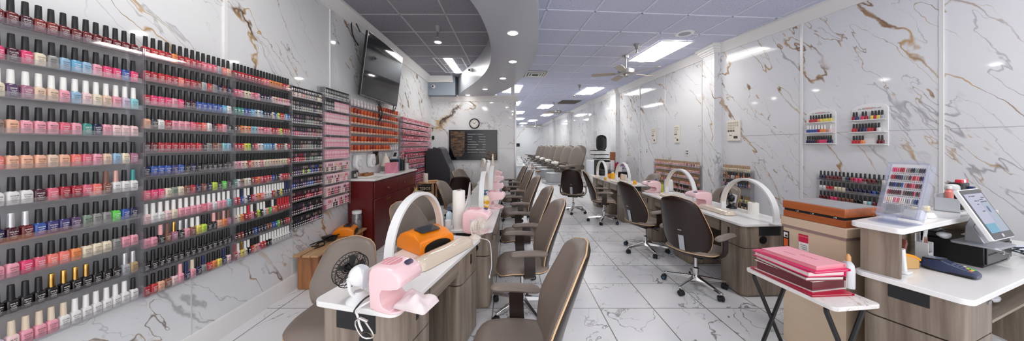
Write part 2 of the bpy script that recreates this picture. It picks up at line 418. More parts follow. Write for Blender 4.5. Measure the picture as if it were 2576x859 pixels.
moulding('baseboard_left', (LX, -.8), (LX, 7.84), 0, 'tall white baseboard under the polish racks', BASE, -1, 'baseboard')
moulding('baseboard_partition', (LX, 7.84), (.1, 7.84), 0, 'white baseboard along the partition', BASE, -1, 'baseboard')
moulding('baseboard_right', (wall_x(5.47), 5.47), (wall_x(9.2), 9.2), 0, 'white baseboard on the right wall between two pillars', BASE, 1, 'baseboard')
names = ['first', 'second', 'third', 'fourth', 'fifth']
for k, (y, w) in enumerate(PIL):
    x0, x1 = wall_x(y + w / 2), .11
    mb = MB().b2((x0 - x1, y, 0), (x0 + .1, y + w, CEIL - .12))
    st = struct('pillar', mb, M_WALLR, 'marble-clad square pillar on the right wall, %s from the counter' % names[k], 'pillar')
    mb = MB()
    for o, z0, z1 in ((.015, -.15, -.12), (.035, -.12, -.09), (.06, -.09, -.05), (.085, -.05, -.015), (.095, -.015, 0)):
        mb.b2((x0 - x1 - o, y - o, CEIL + z0), (x0 + .05, y + w + o, CEIL + z1))
    struct('trim_%d' % nseg, mb, TRIMW, 'white moulded capital on the %s pillar' % names[k], 'moulding'); nseg += 1
# panel joint strips
def strip(x, y, z0, z1, w, side, label, m=TRIMW, t=.012):
    global nseg
    mb = MB().b2((x, y - w / 2, z0), (x + side * t, y + w / 2, z1))
    struct('trim_%d' % nseg, mb, m, label, 'panel joint'); nseg += 1
THIN = mat('joint_grey', srgb(206, 207, 209), .3)
for i, y in enumerate((.95, 2.2, 3.47)):
    strip(LX, y, 1.5, CEIL - .15, .024 if i < 2 else .012, 1, 'white strip between upper marble panels, %s' % ('above the nearest rack', 'above the clear rack joint', 'beside the television')[i])
for i, y in enumerate((1.97, 2.88)): strip(LX, y, .15, 1.5, .006, 1, 'fine joint between lower marble panels, %s' % ('under the second rack', 'beside the wooden crate')[i], THIN, .004)
for i, y in enumerate((2.78, 3.93, 5.62, 6.8, 7.95)): strip(wall_x(y), y, .15, CEIL - .15, .03 if i < 2 else .02, -1, 'white vertical strip on right wall, %s' % ('behind the payment screen', 'beside the white sample displays', 'just past the first pillar', 'between two price posters', 'between the two small outlets and second pillar')[i])
struct('trim_%d' % nseg, MB().prism([(wall_x(-.5) - .004, -.5), (wall_x(5.14) - .004, 5.14), (wall_x(5.14) + .01, 5.14), (wall_x(-.5) + .01, -.5)], 1.575, 1.581), THIN, 'fine horizontal joint in the marble behind the sample displays', 'panel joint'); nseg += 1
struct('trim_%d' % nseg, MB().b2((LX, 7.836, 1.33), (.1, 7.845, 1.345)), THIN, 'horizontal joint in the partition marble behind the menu screen', 'panel joint'); nseg += 1
struct('trim_%d' % nseg, MB().b2((.075, 7.82, 0), (.115, 8.02, 2.6)), STEEL, 'grey metal corner guard on the partition end', 'corner guard'); nseg += 1
struct('wall_upper', MB().b2((-.03, 7.88, 2.74), (.07, 7.98, CEIL)), WHITE, 'white post rising from the partition to the ceiling', 'post')

# ------------------------------------------------------------------ ceiling fittings
def troffer(label, c, rz, L=1.22, W=.6, z=CEIL):
    t = thing('ceiling_light', label, 'light', (c[0], c[1], z), rz, 'recessed ceiling lights')
    f = MB(); 
    for s in (-1, 1):
        f.box((s * (W / 2 - .012), 0, -.014), (.024, L, .012)); f.box((0, s * (L / 2 - .012), -.014), (W - .05, .024, .012))
    f.build('frame', WHITE, t)
    MB().add([(-W / 2 + .024, -L / 2 + .024, -.012), (-.09, -L / 2 + .024, -.009), (-.09, L / 2 - .024, -.009), (-W / 2 + .024, L / 2 - .024, -.012), (.09, -L / 2 + .024, -.009), (.09, L / 2 - .024, -.009), (W / 2 - .024, L / 2 - .024, -.012), (W / 2 - .024, -L / 2 + .024, -.012)], [(0, 3, 2, 1), (4, 7, 6, 5)]).build('reflector', LAMPS, t)
    p = [(.09 * math.cos(a), -.010 - .02 * math.sin(a)) for a in [PI * i / 8 for i in range(9)]]
    MB().rings([[(x, y, zz) for x, zz in p] for y in (-L / 2 + .024, L / 2 - .024)], closed=True).build('lens', LAMP, t)
    return t
LT = [('over the reception counter', (2.95, 1.25)), ('beside the round speaker and nearest fan', (2.74, 5.55)), ('in front of the brown vent', (2.5, 9.55)), ('beyond the brown vent, by the second fan', (1.5, 13.4)), ('behind the second fan, near the right wall', (2.0, 17.0)),
      ('far one nearest the partition end', (.35, 15.8)), ('farthest beside the last fan', (1.45, 21.0)), ('just behind the curved soffit over the partition end', (.0, 9.2)), ('far one above the pedicure stations', (.5, 19.6)), ('added past the partition end to brighten the far area', (.05, 12.4)), ('added before the far wall to brighten it', (.9, 23.6))]  # the last two lights are added to brighten the dim far end
for l, c in LT: troffer('white recessed ceiling light ' + l, c, GA)
troffer('white recessed light in the dark grey ceiling by the wall television', (-1.3, 6.5), 0)
troffer('white recessed light in the dark grey ceiling over the nearest rack', (-1.3, 1.6), 0)
def downlight(label, x, y, z, r=.06):
    t = thing('downlight', label, 'light', (x, y, z), 0, 'round recessed downlights')
    MB().lathe([(r * .72, -.001), (r * .75, -.006), (r, -.006), (r * 1.02, 0)], 28).build('trim_ring', WHITE, t)
    MB().lathe([(r * .74, -.008), (r * .74, -.003)], 24).build('lens', DOWN, t)
DL = [(1256, -130, 'nearest, over the first desk'), (1290, 83, 'on the widest part of the curve'), (1290, 155, 'second beyond the widest part'), (1265, 197, 'third along, where the band bends'), (1220, 224, 'fourth along, nearing the partition'), (1177, 239, 'last, just above the partition crown')]
for px, py, l in DL:
    p = atZ(px, py, SOFZ); downlight('round white downlight in the curved soffit, ' + l, p[0], p[1], SOFZ, .07)
downlight('round white downlight in the dark grey ceiling under the sprinkler', -1.26, 5.0, CEIL - .012, .07)
def sprinkler(label, x, y, z):
    t = thing('sprinkler', label, 'sprinkler', (x, y, z), 0, 'ceiling sprinklers')
    MB().lathe([(.055, 0), (.05, -.012), (.036, -.04), (.03, -.085), (.02, -.09)], 18).build('cup', mat('sprinkler_grey', srgb(150, 150, 154), .4), t)
    MB().cyl((0, 0, -.09), (0, 0, -.15), .011).cyl((0, 0, -.15), (0, 0, -.156), .022).build('nozzle', STEEL, t)
for px, py, zc, l in ((1101, 67, CEIL - .012, 'in the dark grey ceiling'), (1602, 111, CEIL, 'beside the nearest ceiling fan light'), (1458, 214, CEIL, 'above the ceiling camera'), (1393, 258, CEIL, 'beside the brown vent and second fan')):
    p = atZ(px, py, zc); sprinkler('grey cone sprinkler hanging ' + l, p[0], p[1], zc)
p = atZ(1722, 84, CEIL); t = thing('ceiling_speaker', 'round white ceiling speaker near the right wall', 'speaker', (p[0], p[1], CEIL))
MB().lathe([(.085, -.002), (.092, -.012), (.13, -.012), (.135, 0)], 32).build('bezel', WHITE, t); MB().lathe([(.088, -.008), (.088, -.002)], 28).build('grille', mat('speaker_grille', srgb(168, 172, 184), .7), t)
p = atZ(1346, 186, CEIL); t = thing('ceiling_vent', 'white square air diffuser in the ceiling beside the soffit', 'vent', (p[0], p[1], CEIL), GA)
mb = MB()
for k in range(4):
    a, b = .3 - .062 * k, .3 - .062 * k - .04
    for s in (-1, 1): mb.box((s * (a + b) / 2, 0, -.012 - .006 * k), (a - b, 2 * a, .006)); mb.box((0, s * (a + b) / 2, -.012 - .006 * k), (2 * b, a - b, .006))
mb.build('diffuser', mat('vent_white', srgb(226, 226, 222), .5), t); MB().box((0, 0, -.006), (.56, .56, .006)).build('duct', MATTE, t)
p = atZ(1431, 257, CEIL); tag(MB().box((0, 0, -.008), (.78, 1.0, .012)).build('ceiling_vent', mat('vent_brown', srgb(92, 84, 78), .7), loc=(p[0], p[1], CEIL), rz=GA, bevel=.003), 'dark brown flat vent panel in the ceiling beyond the fan', 'vent')
def fan(label, x, y, rz, zh=2.86, r=.66):
    t = thing('ceiling_fan', label, 'fan', (x, y, zh), rz, 'ceiling fans')
    MB().cyl((0, 0, .03), (0, 0, CEIL - zh - .03), .011).lathe([(.04, CEIL - zh - .05), (.055, CEIL - zh - .01), (.055, CEIL - zh)], 20).build('downrod', NICKEL, t)
    MB().lathe([(.03, .065), (.12, .06), (.155, .045), (.16, -.03), (.13, -.045), (.06, -.045), (.055, -.075), (.03, -.095), (.01, -.1)], 28).build('motor', NICKEL, t)
    bl = mat('fan_blade', srgb(182, 170, 156), .4)
    for k in range(5):
        a = 2 * PI * k / 5
        R = RZ(a) @ Matrix.Rotation(.21, 4, 'X')
        mb = MB(); mb.M = R; pts = [(.2, -.05), (.3, -.062), (r - .04, -.07), (r - .012, -.055), (r, -.02), (r, .02), (r - .012, .055), (r - .04, .07), (.3, .062), (.2, .05)]
        mb.prism(pts, -.024, -.017); b = mb.build('blade', bl, t)
        mb = MB(); mb.M = R; mb.prism([(.09, -.012), (.17, -.014), (.25, -.045), (.27, 0), (.25, .045), (.17, .014), (.09, .012)], -.03, -.024); mb.build('blade_iron', NICKEL, b)
fan('satin nickel five-blade ceiling fan hanging nearest, over the right desks', 2.25, 5.8, math.radians(20))
fan('five-blade ceiling fan hanging in the middle, before the pedicure chairs', 1.95, 12.4, math.radians(8), 2.82, .7)
fan('five-blade ceiling fan farthest away near the far wall', 1.7, 21.5, math.radians(4), 2.78, .8)
def camera_dome(label, loc, d):
    t = thing('security_camera', label, 'camera', loc, 0)
    d = Vector(d).normalized()
    MB().cyl((0, 0, 0), d * .018, .045).build('mount', WHITE, t)
    MB().cyl(d * .018, d * .085 , .035, .036, 20).build('body', WHITE, t); MB().cyl(d * .083, d * .087, .024, n=18).build('lens', SCREEN, t)
camera_dome('round white security camera on the blue-grey corner bulkhead', (-2.0, 7.5, 3.0 - .08), (.0, -1, -.1))
camera_dome('white bullet camera on the inner edge of the curved soffit', (-.86, 6.28, 3.03), (-.5, -.8, -.2))
p = atZ(1444, 238, CEIL); camera_dome('white security camera hanging from the blue ceiling below a sprinkler', (p[0], p[1], CEIL), (-.1, -.5, -1))
# ------------------------------------------------------------------ nail polish
COLS = {
 'M': ('maroon', srgb(112, 26, 34)), 'K': ('plum', srgb(74, 24, 42)), 'B': ('brick red', srgb(140, 44, 40)), 'C': ('crimson', srgb(180, 22, 46)), 'R': ('red', srgb(204, 36, 44)),
 'H': ('hot pink', srgb(236, 44, 112)), 'P': ('pink', srgb(246, 160, 178)), 'p': ('pale pink', srgb(248, 208, 208)), 'r': ('rose', srgb(232, 98, 124)), 'c': ('coral', srgb(250, 118, 104)),
 'O': ('orange', srgb(250, 144, 70)), 'a': ('peach', srgb(248, 184, 150)), 'n': ('nude', srgb(236, 202, 176)), 'E': ('cream', srgb(240, 226, 196)), 'Y': ('yellow', srgb(246, 226, 92)), 'L': ('lime', srgb(206, 236, 64)),
 'G': ('green', srgb(92, 212, 72)), 'T': ('teal', srgb(56, 150, 138)), 'q': ('aqua', srgb(140, 212, 220)), 'b': ('light blue', srgb(150, 190, 220)), 's': ('sky blue', srgb(96, 176, 216)), 'U': ('blue', srgb(40, 84, 168)),
 'N': ('navy', srgb(34, 36, 76)), 'I': ('indigo', srgb(62, 58, 120)), 'V': ('purple', srgb(92, 66, 104)), 'l': ('lilac', srgb(206, 190, 212)), 'm': ('mauve', srgb(176, 110, 138)), 'g': ('grey', srgb(150, 150, 146)),
 'S': ('silver', srgb(176, 178, 180)), 'D': ('gold', srgb(190, 160, 116)), 'w': ('white', srgb(236, 234, 232)), 'X': ('black', srgb(24, 22, 26)), 'x': ('charcoal', srgb(64, 62, 66)), 'o': ('brown', srgb(132, 76, 58)), 't': ('taupe', srgb(160, 132, 122)), 'z': ('sage', srgb(130, 150, 132)),
}
def lacquer(code):
    nme, c = COLS[code]; g = sum(c) / 3; c = tuple((v * .9 + g * .1) * .86 for v in c)
    return mat('polish_' + nme.replace(' ', '_'), c, .18, 0, 0, .5, .3)
DARKS = set('MKBCRHUNIVXxoTmrcGs')
CAPS = {'k': ('black', CAPB), 'w': ('white', CAPW), 'g': ('gold', GOLDC), 's': ('silver', mat('cap_silver', (.6, .6, .62), .35, .7)), 'o': ('brown', mat('cap_brown', srgb(120, 84, 74), .4)), 't': ('rose', mat('cap_rose', srgb(206, 160, 152), .35, .3)), 'q': ('teal', mat('cap_teal', srgb(70, 140, 140), .35, .3)), 'p': ('pink', mat('cap_pink', srgb(240, 176, 178), .4)),
        'u': ('stained', mat('cap_stained', srgb(222, 204, 182), .5)), 'b': ('bronze', mat('cap_bronze', srgb(176, 138, 92), .35, .3)), 'R': ('red', mat('cap_red', srgb(196, 40, 50), .4)), 'n': ('navy', mat('cap_navy', srgb(36, 44, 84), .4))}
WORDS = ['VYNCEN', 'VECEN', 'DOSM', 'ECESR', 'BRMS', 'VACON', 'SARDE', 'COVER', 'EMLIS', 'PENCE', 'BLRS', 'COSEM']
def bottle_body(hb, w, d, n=24):
    mb = MB(); mb.lathe([(.5 * w * .86, 0), (.5 * w * .97, .0015), (.5 * w, .005), (.5 * w, hb * .70), (.5 * w * .98, hb * .8), (.5 * w * .86, hb * .90), (.5 * w * .6, hb * .97), (.5 * w * .5, hb)], n, ex=4.5, sx=d / w, sy=1)
    return mb
BODY = bottle_body(.058, .0335, .029).mesh('body', lacquer('M'), 50)
CAP = MB().lathe([(.0098, .056), (.0098, .058), (.0092, .090), (.0086, .1135), (.0078, .1155), (.004, .116)], 18).mesh('cap', CAPB, 40)
def label_mesh(word, ink):
    key = ('lab', word, ink.name)
    if key in TXT: return TXT[key]
    tm = text_mesh(word, .0088, ink); mb = MB()
    wmax = max(v.co.x for v in tm.vertices) * 2; k = min(.85, .021 / wmax)
    mb.M = T(.0146, 0, .037) @ FACE_PX @ Matrix.Diagonal((k, .9, 1, 1))
    mb.add([v.co for v in tm.vertices], [list(p.vertices) for p in tm.polygons])
    mb.M = Matrix(); q = random.Random(word)
    for z, w, h in ((.029, .017, .0016), (.0245, .012, .0012), (.020, .019, .0012), (.0165, .015, .0012), (.011, .013, .001)):
        y = -w / 2
        while y < w / 2 - .001:
            l = min(q.uniform(.0015, .005), w / 2 - y); mb.box((.01465, y + l / 2, z), (.0003, l, h)); y += l + .0009
    TXT[key] = mb.mesh('lettering', ink); return TXT[key]
LABM = {}
ORD = 'first second third fourth fifth sixth seventh eighth ninth tenth eleventh twelfth thirteenth fourteenth fifteenth sixteenth seventeenth eighteenth nineteenth twentieth'.split()
def slot(o, m):
    o.material_slots[0].link = 'OBJECT'; o.material_slots[0].material = m
def place_bottle(x, y, z, rz, code, cap, label, group, lab=True, sc=1.0, name='nail_polish_bottle', cat='nail polish', body=None, capm=None):
    o = link(name, body or BODY, None, 0, (x, y, z), rz); slot(o, lacquer(code)); o.scale = (sc,) * 3
    tag(o, label, cat, group)
    c = link('cap', capm or CAP, o); slot(c, CAPS[cap][1])
    if lab:
        link('lettering', label_mesh(WORDS[rnd.randrange(len(WORDS))], INKW if code in DARKS else INKB), o)
    return o
def acrylic_rack(label, y0, y1, zs, xw, depth, side, ztop, group=None, back=True, lip=.026, mats=None, zbot=None, slant=0.0):
    """wall rack: shelves at heights zs; side=+1 stands off a wall on its -X side"""
    ym = (y0 + y1) / 2; L = y1 - y0; zb = zs[-1] - .02 if zbot is None else zbot
    t = thing('polish_rack', label, 'rack', (xw, ym, zb), math.atan(slant), group)
    s = side
    for z in zs:
        mb = MB(); mb.box((s * depth / 2, 0, z - zb - .003), (depth, L - .008, .005)); mb.box((s * (depth - .002), 0, z - zb + lip / 2 - .004), (.004, L - .008, lip)); mb.build('shelf', ACRE, t)
    for e in (-1, 1): MB().box((s * depth / 2, e * (L / 2 - .002), (ztop - zb) / 2), (depth + .006, .004, ztop - zb)).build('side_panel', ACRE, t)
    if back: MB().box((s * .004, 0, (ztop - zb) / 2), (.003, L - .01, ztop - zb - .004)).build('back_panel', ACRB, t)
    return t
R1 = [('MMKBBMMMMMMMM', 'k'), ('HKHEgbsbPHHUHH', 'k'), ('EVmnnPbpEnPlqr', 'w'), ('taPPPrPTNPpppa', 'k'), ('caaanacrPnbEmr', 'k'), ('wwwKrCCrcowwww', 'kkkkkkkkkotkqt'), ('NKMUIIVzggGUNX', 'ksskkkkkkkkkkk'),
      ('PPHrccOEEEgPPrP', 'k'), ('XXXXXXXXXXXSDC', 'kkkkgggguukssso'.replace('uu', 'kk')), ('lpPPPwwwwwwwwX', 'uuuuuuwwwwwwkk')]
Z1 = [1.917 - .1490 * k for k in range(10)]
R2 = [('CRRCOCRCCrrrScaa', 'k'), ('CCRRCcCCBSRgNMNwNx', 'k'), ('CHHHPHKKUUUUUswTG', 'k'), ('axwCPPPrRcwKRPxD', 'k'), ('KMCCCCCCRKgotqbC', 'k'), ('NUUUIUXNXXXXXXxz', 'k'), ('rHHEzEoCNoNLXGxD', 'k'),
      ('pwwpEPPPPrPwPPqw', 'w'), ('PPXomXPoYLXXaOmtPo', 'kkpogsswwkkpotokko'), ('XXXXXXXXXXXXXXXX', 'k'), ('CRaopPNPNgROYNpm', 'kkkkkpnuknkkknks')]
Z2 = [1.925 - .1365 * k for k in range(11)]
R2 = [(r.replace('M', 'M') , c) for r, c in R2]
n_b = 0
def fill(rows, zs, y0, y1, n, xc, where, group):
    global n_b
    for k, ((codes, caps), z) in enumerate(zip(rows, zs)):
        for i in range(n):
            y = y0 + (y1 - y0) * (i + .5) / n
            code = codes[min(i, len(codes) - 1)]; cp = caps[min(i, len(caps) - 1)]
            lb = '%s nail polish bottle with %s cap, %s from left, %s shelf of %s' % (COLS[code][0], CAPS[cp][0], ORD[i], 'top' if k == 0 else ORD[k], where)
            place_bottle(xc, y + rnd.uniform(-.0012, .0012), z + .0003, rnd.uniform(-.12, .06), code, cp, lb, group); n_b += 1
acrylic_rack('clear acrylic wall rack nearest the camera, ten rows of large polish bottles', 1.155, 1.638, Z1, LX, .098, 1, 1.96)
fill(R1, Z1, 1.166, 1.63, 13, LX + .072, 'nearest rack', 'polish bottles on the nearest rack')
acrylic_rack('clear acrylic wall rack second from the camera, eleven rows of polish bottles', 1.648, 2.182, Z2, LX, .09, 1, 1.965)
fill(R2, Z2, 1.655, 2.176, 15, LX + .066, 'second rack', 'polish bottles on the second rack')
acrylic_rack('clear acrylic wall rack third along, next to the dense black boxed polish', 2.186, 2.755, Z2, LX, .09, 1, 1.965)
# the remaining small bottles: one object
R3 = ['CCRCCCCCRcrOOOOORRa', 'HrPEEPrPNKNVpnPPnPPE', 'TTTUUsbwbNNNEULRRsUr', 'xoOaObqPPrrPRCcLRCRr', 'CCRYLxRpwsssUwRoowRR', 'pPpERapEPEEEnnnEEEcg', 'TwtEwoROrCRCUNXPRRCr', 'rRUwNCPOcpwwCDNYNNNN', 'pEOCRPMLXwaGrOCRRRRRR', 'KoBXXXUNxNooUUGoXCRKK', 'CpYEXRaPRRXXwwwwwwwww']
C3 = ['k', 'k', 'k', 'k', 'k', 'k', 'k', 'wwnwwkwwwwwwwwwwwnnn', 'wwwwRwkwwwkkwkRRRRRR', 'k', 'RwDwwkkkwwwwwwwwwwww']
bank = MB(); bmats = []
def mi(m):
    if m not in bmats: bmats.append(m)
    return bmats.index(m)
def small_bottle(x, y, z, code, cap, s=1.0, wide=.0265, tilt=0):
    bank.M = T(x, y, z) @ RZ(tilt) @ Matrix.Diagonal((s, s, s, 1))
    bank.mi = mi(lacquer(code)); bank.lathe([(wide * .46, 0), (wide * .5, .004), (wide * .5, .045), (wide * .42, .054), (wide * .25, .058)], 8, ex=4)
    bank.mi = mi(CAPS[cap][1]); bank.lathe([(.009, .056), (.0083, .112), (.006, .1145)], 8)
    bank.mi = mi(INKW if code in DARKS else INKB)
    bank.box((wide * .5 + .0004, 0, .036), (.0004, wide * .62, .006)); bank.box((wide * .5 + .0004, 0, .024), (.0004, wide * .45, .003))
for k, z in enumerate(Z2):
    for i in range(19):
        c = C3[k]; cp = c[min(i, len(c) - 1)]; cp = 'g' if cp == 'D' else cp
        small_bottle(LX + .066, 2.192 + .557 * (i + .5) / 19, z, R3[k][i], cp)
ZW = [.99, .87, .745, .62, .50, .385]
WP = ['ppnppPPnnpppPPPN', 'PnPPppPnPPPPnPPp', 'anoaanPooaPPnnpp', 'oOoaooOcoBoaoPPP', 'oBoOooccoBoPPPrP', 'ppwwXXXxXxXxooKK']
def low_rack(label, y0, y1, n, rows, seed):
    ym = (y0 + y1) / 2; sl = (wall_x(y1) - wall_x(y0)) / (y1 - y0)
    acrylic_rack(label, y0 - (.02 if seed == 3 else .009), y1 + (.02 if seed == 3 else .009), ZW, wall_x(ym), .075, -1, 1.03, zbot=.36, slant=-sl)
    q = random.Random(seed)
    for k, z in enumerate(ZW):
        for i in range(n):
            if rows[k] == '-' : continue
            y = y0 + (y1 - y0) * (i + .5) / n
            c = rows[k][q.randrange(len(rows[k]))]
            if k == 3 and seed == 3 and i < n * .6: continue
            small_bottle(wall_x(y) - .055, y, z, c, 'b' if k < 4 and seed != 3 or k == 0 else 'bkk'[q.randrange(3)], .92, tilt=PI)
low_rack('clear low wall rack of gold-capped polish just past the first pillar', 5.6, 6.5, 26, WP, 1)
low_rack('clear low wall rack of gold-capped polish, the farther of two joined', 6.52, 7.15, 18, WP, 2)
low_rack('clear low wall rack of mixed polish on the near side of first pillar', 4.58, 5.06, 16, ['E', 'KMXoNwO', 'bNwpxUNP', 'bsU', 'zEPpLonE', 'otPwnXM'], 3)
tag(bank.build('nail_polish_bottles', bmats), 'remaining small nail polish bottles on the third clear rack and low wall racks', 'nail polish', kind='stuff')

# dense boxed polish on the fourth, fifth and seventh racks: one object
duo = MB(); dm = []
def di(m):
    if m not in dm: dm.append(m)
    return dm.index(m)
DUOW = mat('sample_clear_white', srgb(226, 214, 214), .3); DUOP = mat('box_pink', srgb(238, 168, 186), .35); DUOL = mat('box_lightpink', srgb(244, 206, 212), .35)
def duo_box(x, y, z, w, h, low, top, patch, d=.05):
    duo.mi = di(lacquer(low) if isinstance(low, str) else low); duo.b2((x - d / 2, y - w / 2, z), (x + d / 2, y + w / 2, z + h * .46))
    duo.mi = di(top); duo.b2((x - d / 2, y - w / 2, z + h * .47), (x + d / 2 - .003, y + w / 2, z + h))
    duo.mi = di(lacquer(patch) if isinstance(patch, str) else patch); duo.b2((x + d / 2 - .003, y - w * .36, z + h * .55), (x + d / 2, y + w * .36, z + h * .8))
    duo.mi = di(INKW); duo.b2((x + d / 2, y - w * .25, z + h * .03), (x + d / 2 + .004, y + w * .25, z + h * .12))
    duo.b2((x + d / 2, y - w * .3, z + h * .26), (x + d / 2 + .001, y + w * .2, z + h * .34))
Z4 = [1.885 - .1255 * k for k in range(11)]
acrylic_rack('black-and-clear dense wall rack of boxed polish, fourth along', 2.76, 3.225, Z4, LX, .085, 1, 2.0, lip=.012)
P4 = ['tptrtgEt', 'gxgtzVgt', 'gVxzzgtx', 'mrmmtrtm', 'xxotzgxt', 'MrCtxzgK', 'xVxLKUmK', 'UNVIUNMx', 'MCMrCKrM', 'xKxmXtxK', 'xXxKxmVx']
for k, z in enumerate(Z4):
    q = random.Random(50 + k)
    for i in range(18):
        c = P4[k][min(7, int(i / 18 * 8 + q.uniform(-.8, .8)) % 8)]
        duo_box(LX + .05, 2.768 + .45 * (i + .5) / 18, z, .021, .102, c, MATTE, q.choice(['x', 't', 'V', c]))
Z5 = [1.955 - .139 * k for k in range(10)]
acrylic_rack('dense wall rack of pink boxed polish beside the red cabinet', 3.235, 3.735, Z5, LX, .1, 1, 2.08, lip=.014)
for k, z in enumerate(Z5):
    q = random.Random(90 + k)
    for i in range(16):
        if k == 0 or (k == 1 and i < 6): lo, tp, pa = 'g', MATTE, 'S'
        elif k < 3: lo, tp, pa = DUOL, DUOP, DUOW
        elif k < 6: lo, tp, pa = DUOP, DUOP, (DUOW, DUOL)[k % 2]
        else: lo, tp, pa = q.choice([DUOL, 'p', 'n', 'r', 't', 'x']), DUOL, q.choice(['m', 'r', 'n', DUOW, 'p', 'V'])
        duo_box(LX + .06, 3.243 + .485 * (i + .5) / 16, z, .024, .112, lo, tp, pa, .055)
Z7 = [1.87 - .118 * k for k in range(12)]
acrylic_rack('long wall rack packed with pink and red sample jars beyond the orange bottles', 5.555, 7.5, Z7, LX, .1, 1, 1.97, lip=.014)
for k, z in enumerate(Z7):
    q = random.Random(140 + k)
    for i in range(44):
        if False: continue
        c = q.choice(['Pr', 'rR', 'rC', 'PH', 'mr', 'rH', 'Cm', 'HC', 'mI', 'HV', 'rH', 'PV'][k])
        duo_box(LX + .06, 5.565 + 1.925 * (i + .5) / 44, z, .034, .092, c, DUOP if k % 3 else lacquer('r'), q.choice(['C', 'p', 'm']), .05)
tag(duo.build('boxed_polish', dm), 'tightly packed boxed gel polish on dense pink and black wall racks', 'boxed polish', kind='stuff')

# orange-capped bottles
Z6 = [1.94, 1.82, 1.70, 1.575, 1.45, 1.33]
acrylic_rack('wall rack of orange-capped bottles under the television', 3.74, 5.41, Z6, LX, .1, 1, 2.0, lip=.02)
AMB = mat('amber_cap', srgb(206, 84, 34), .3); AMB2 = mat('dark_amber_cap', srgb(158, 50, 26), .3); PALE = mat('peach_glass', srgb(238, 190, 160), .2)
OB = MB().lathe([(.02, 0), (.022, .003), (.022, .026), (.015, .032)], 14, ex=3).mesh('body', PALE)
OC = MB().lathe([(.019, .03), (.021, .034), (.025, .088), (.022, .093), (.012, .094)], 14).mesh('cap', AMB)
CLR = MB().lathe([(.019, 0), (.02, .003), (.02, .05), (.012, .058), (.01, .06), (.0095, .095), (.006, .097)], 12).mesh('bottle', DUOW)
for k, z in enumerate(Z6):
    for i in range(18):
        y = 3.78 + 1.6 * (i + .5) / 18
        if (k == 0 and i < 9) or (k == 5 and i > 13):
            o = link('sample_bottle', CLR, None, 0, (LX + .06, y, z)); tag(o, 'pale clear bottle, %s from left, %s shelf of the orange rack' % (ORD[i], 'top' if k == 0 else 'bottom'), 'bottle', 'pale bottles on the orange rack'); continue
        o = link('orange_capped_bottle', OB, None, 0, (LX + .06, y, z)); tag(o, 'bottle with tall orange cap, %s from left, %s shelf of the rack under the television' % (ORD[i], 'top' if k == 0 else ORD[k]), 'bottle', 'orange-capped bottles under the television')
        c = link('cap', OC, o); slot(c, AMB if rnd.random() < .6 else AMB2)

# three-shelf rack on the right wall behind the wooden display case
ZR = [.997, .872, .749]
acrylic_rack('clear three-shelf rack of black-capped polish behind the wooden display case', 2.99, 3.72, ZR, wall_x(3.36), .08, -1, 1.06, zbot=.72, slant=.167)
RR = ['NNMMMMgNCHHMMMxEwwR', 'wwRREEENXNNNNUNUNb', 'MMMHHooooXXwqMMKXX']
for k, z in enumerate(ZR):
    for i in range(18):
        y = 3.69 - .66 * (i + .5) / 18
        c = RR[k][i]
        place_bottle(wall_x(y) - .06, y, z, PI - .16, c, 'k', '%s polish bottle, %s from left, %s shelf of the three-shelf rack' % (COLS[c][0], ORD[i], ('top', 'middle', 'bottom')[k]), 'polish bottles on the three-shelf rack', lab=False, sc=.93)
# two white arched sample holders
def arch_holder(label, yc, zc, w, h, rows, caps, zs, word_off):
    sl = math.atan(.167); x = wall_x(yc)
    t = thing('sample_holder', label, 'display', (x, yc, zc - h / 2), sl, 'white arched sample holders')
    pts = [(-w / 2, 0), (w / 2, 0)] + [(w / 2 * math.cos(a) if 0 < i < 12 else (w / 2 if i == 0 else -w / 2), h * .86 + h * .14 * math.sin(a)) for i, a in enumerate([PI * i / 12 for i in range(13)])]
    mb = MB(); mb.M = T(-.004, 0, 0) @ FACE_NX @ T(0, 0, -.004); mb.prism(pts, 0, .01); mb.build('back_board', GLOSSW, t, bevel=.002)
    for z in zs: MB().b2((-.058, -w / 2 + .004, z - .005), (-.006, w / 2 - .004, z)).b2((-.058, -w / 2 + .004, z - .005), (-.054, w / 2 - .004, z + .008)).build('shelf', GLOSSW, t)
    put_text('no. 28', .022, INKB, t, T(-.0155, .062, h * .885) @ FACE_NX); put_text('QlGel', .026, mat('ink_red', srgb(210, 40, 52), .5), t, T(-.0155, .0, h * .89) @ FACE_NX); put_text('Co. ent', .022, INKB, t, T(-.0155, -.065, h * .888) @ FACE_NX)
    n = 0
    for k, (r, z) in enumerate(zip(rows, zs)):
        m = len(r)
        for i, c in enumerate(r):
            if c == ' ': continue
            u = (w / 2 - .02) - (w - .04) * (i + .5) / m
            px, py = x + (-.032) * math.cos(sl) - u * math.sin(sl), yc + (-.032) * math.sin(sl) + u * math.cos(sl)
            cp = caps[k]
            place_bottle(px, py, zc - h / 2 + z + .0003, PI + sl, c, cp, '%s sample bottle with %s cap, %s from left, %s shelf of %s' % (COLS[c][0], CAPS[cp][0], ORD[i], ('top', 'middle', 'bottom')[k], word_off), 'sample bottles in the white holders', lab=False, sc=.86, name='sample_bottle')
    return t
arch_holder('white arched sample holder on the right wall, with white-capped middle row', 3.72, 1.655, .31, .45, [' RRROYYYY', 'UUUUCOO p', 'NNNNKCHHHNN'], 'kwk', [.275, .145, .012], 'far holder')
arch_holder('white arched sample holder nearer the counter, with a gap in bottom row', 3.275, 1.65, .30, .47, ['CI HC YRYS', 'RRNNIRRMw ', 'RRRO    MM'], 'kkk', [.285, .15, .015], 'near holder')
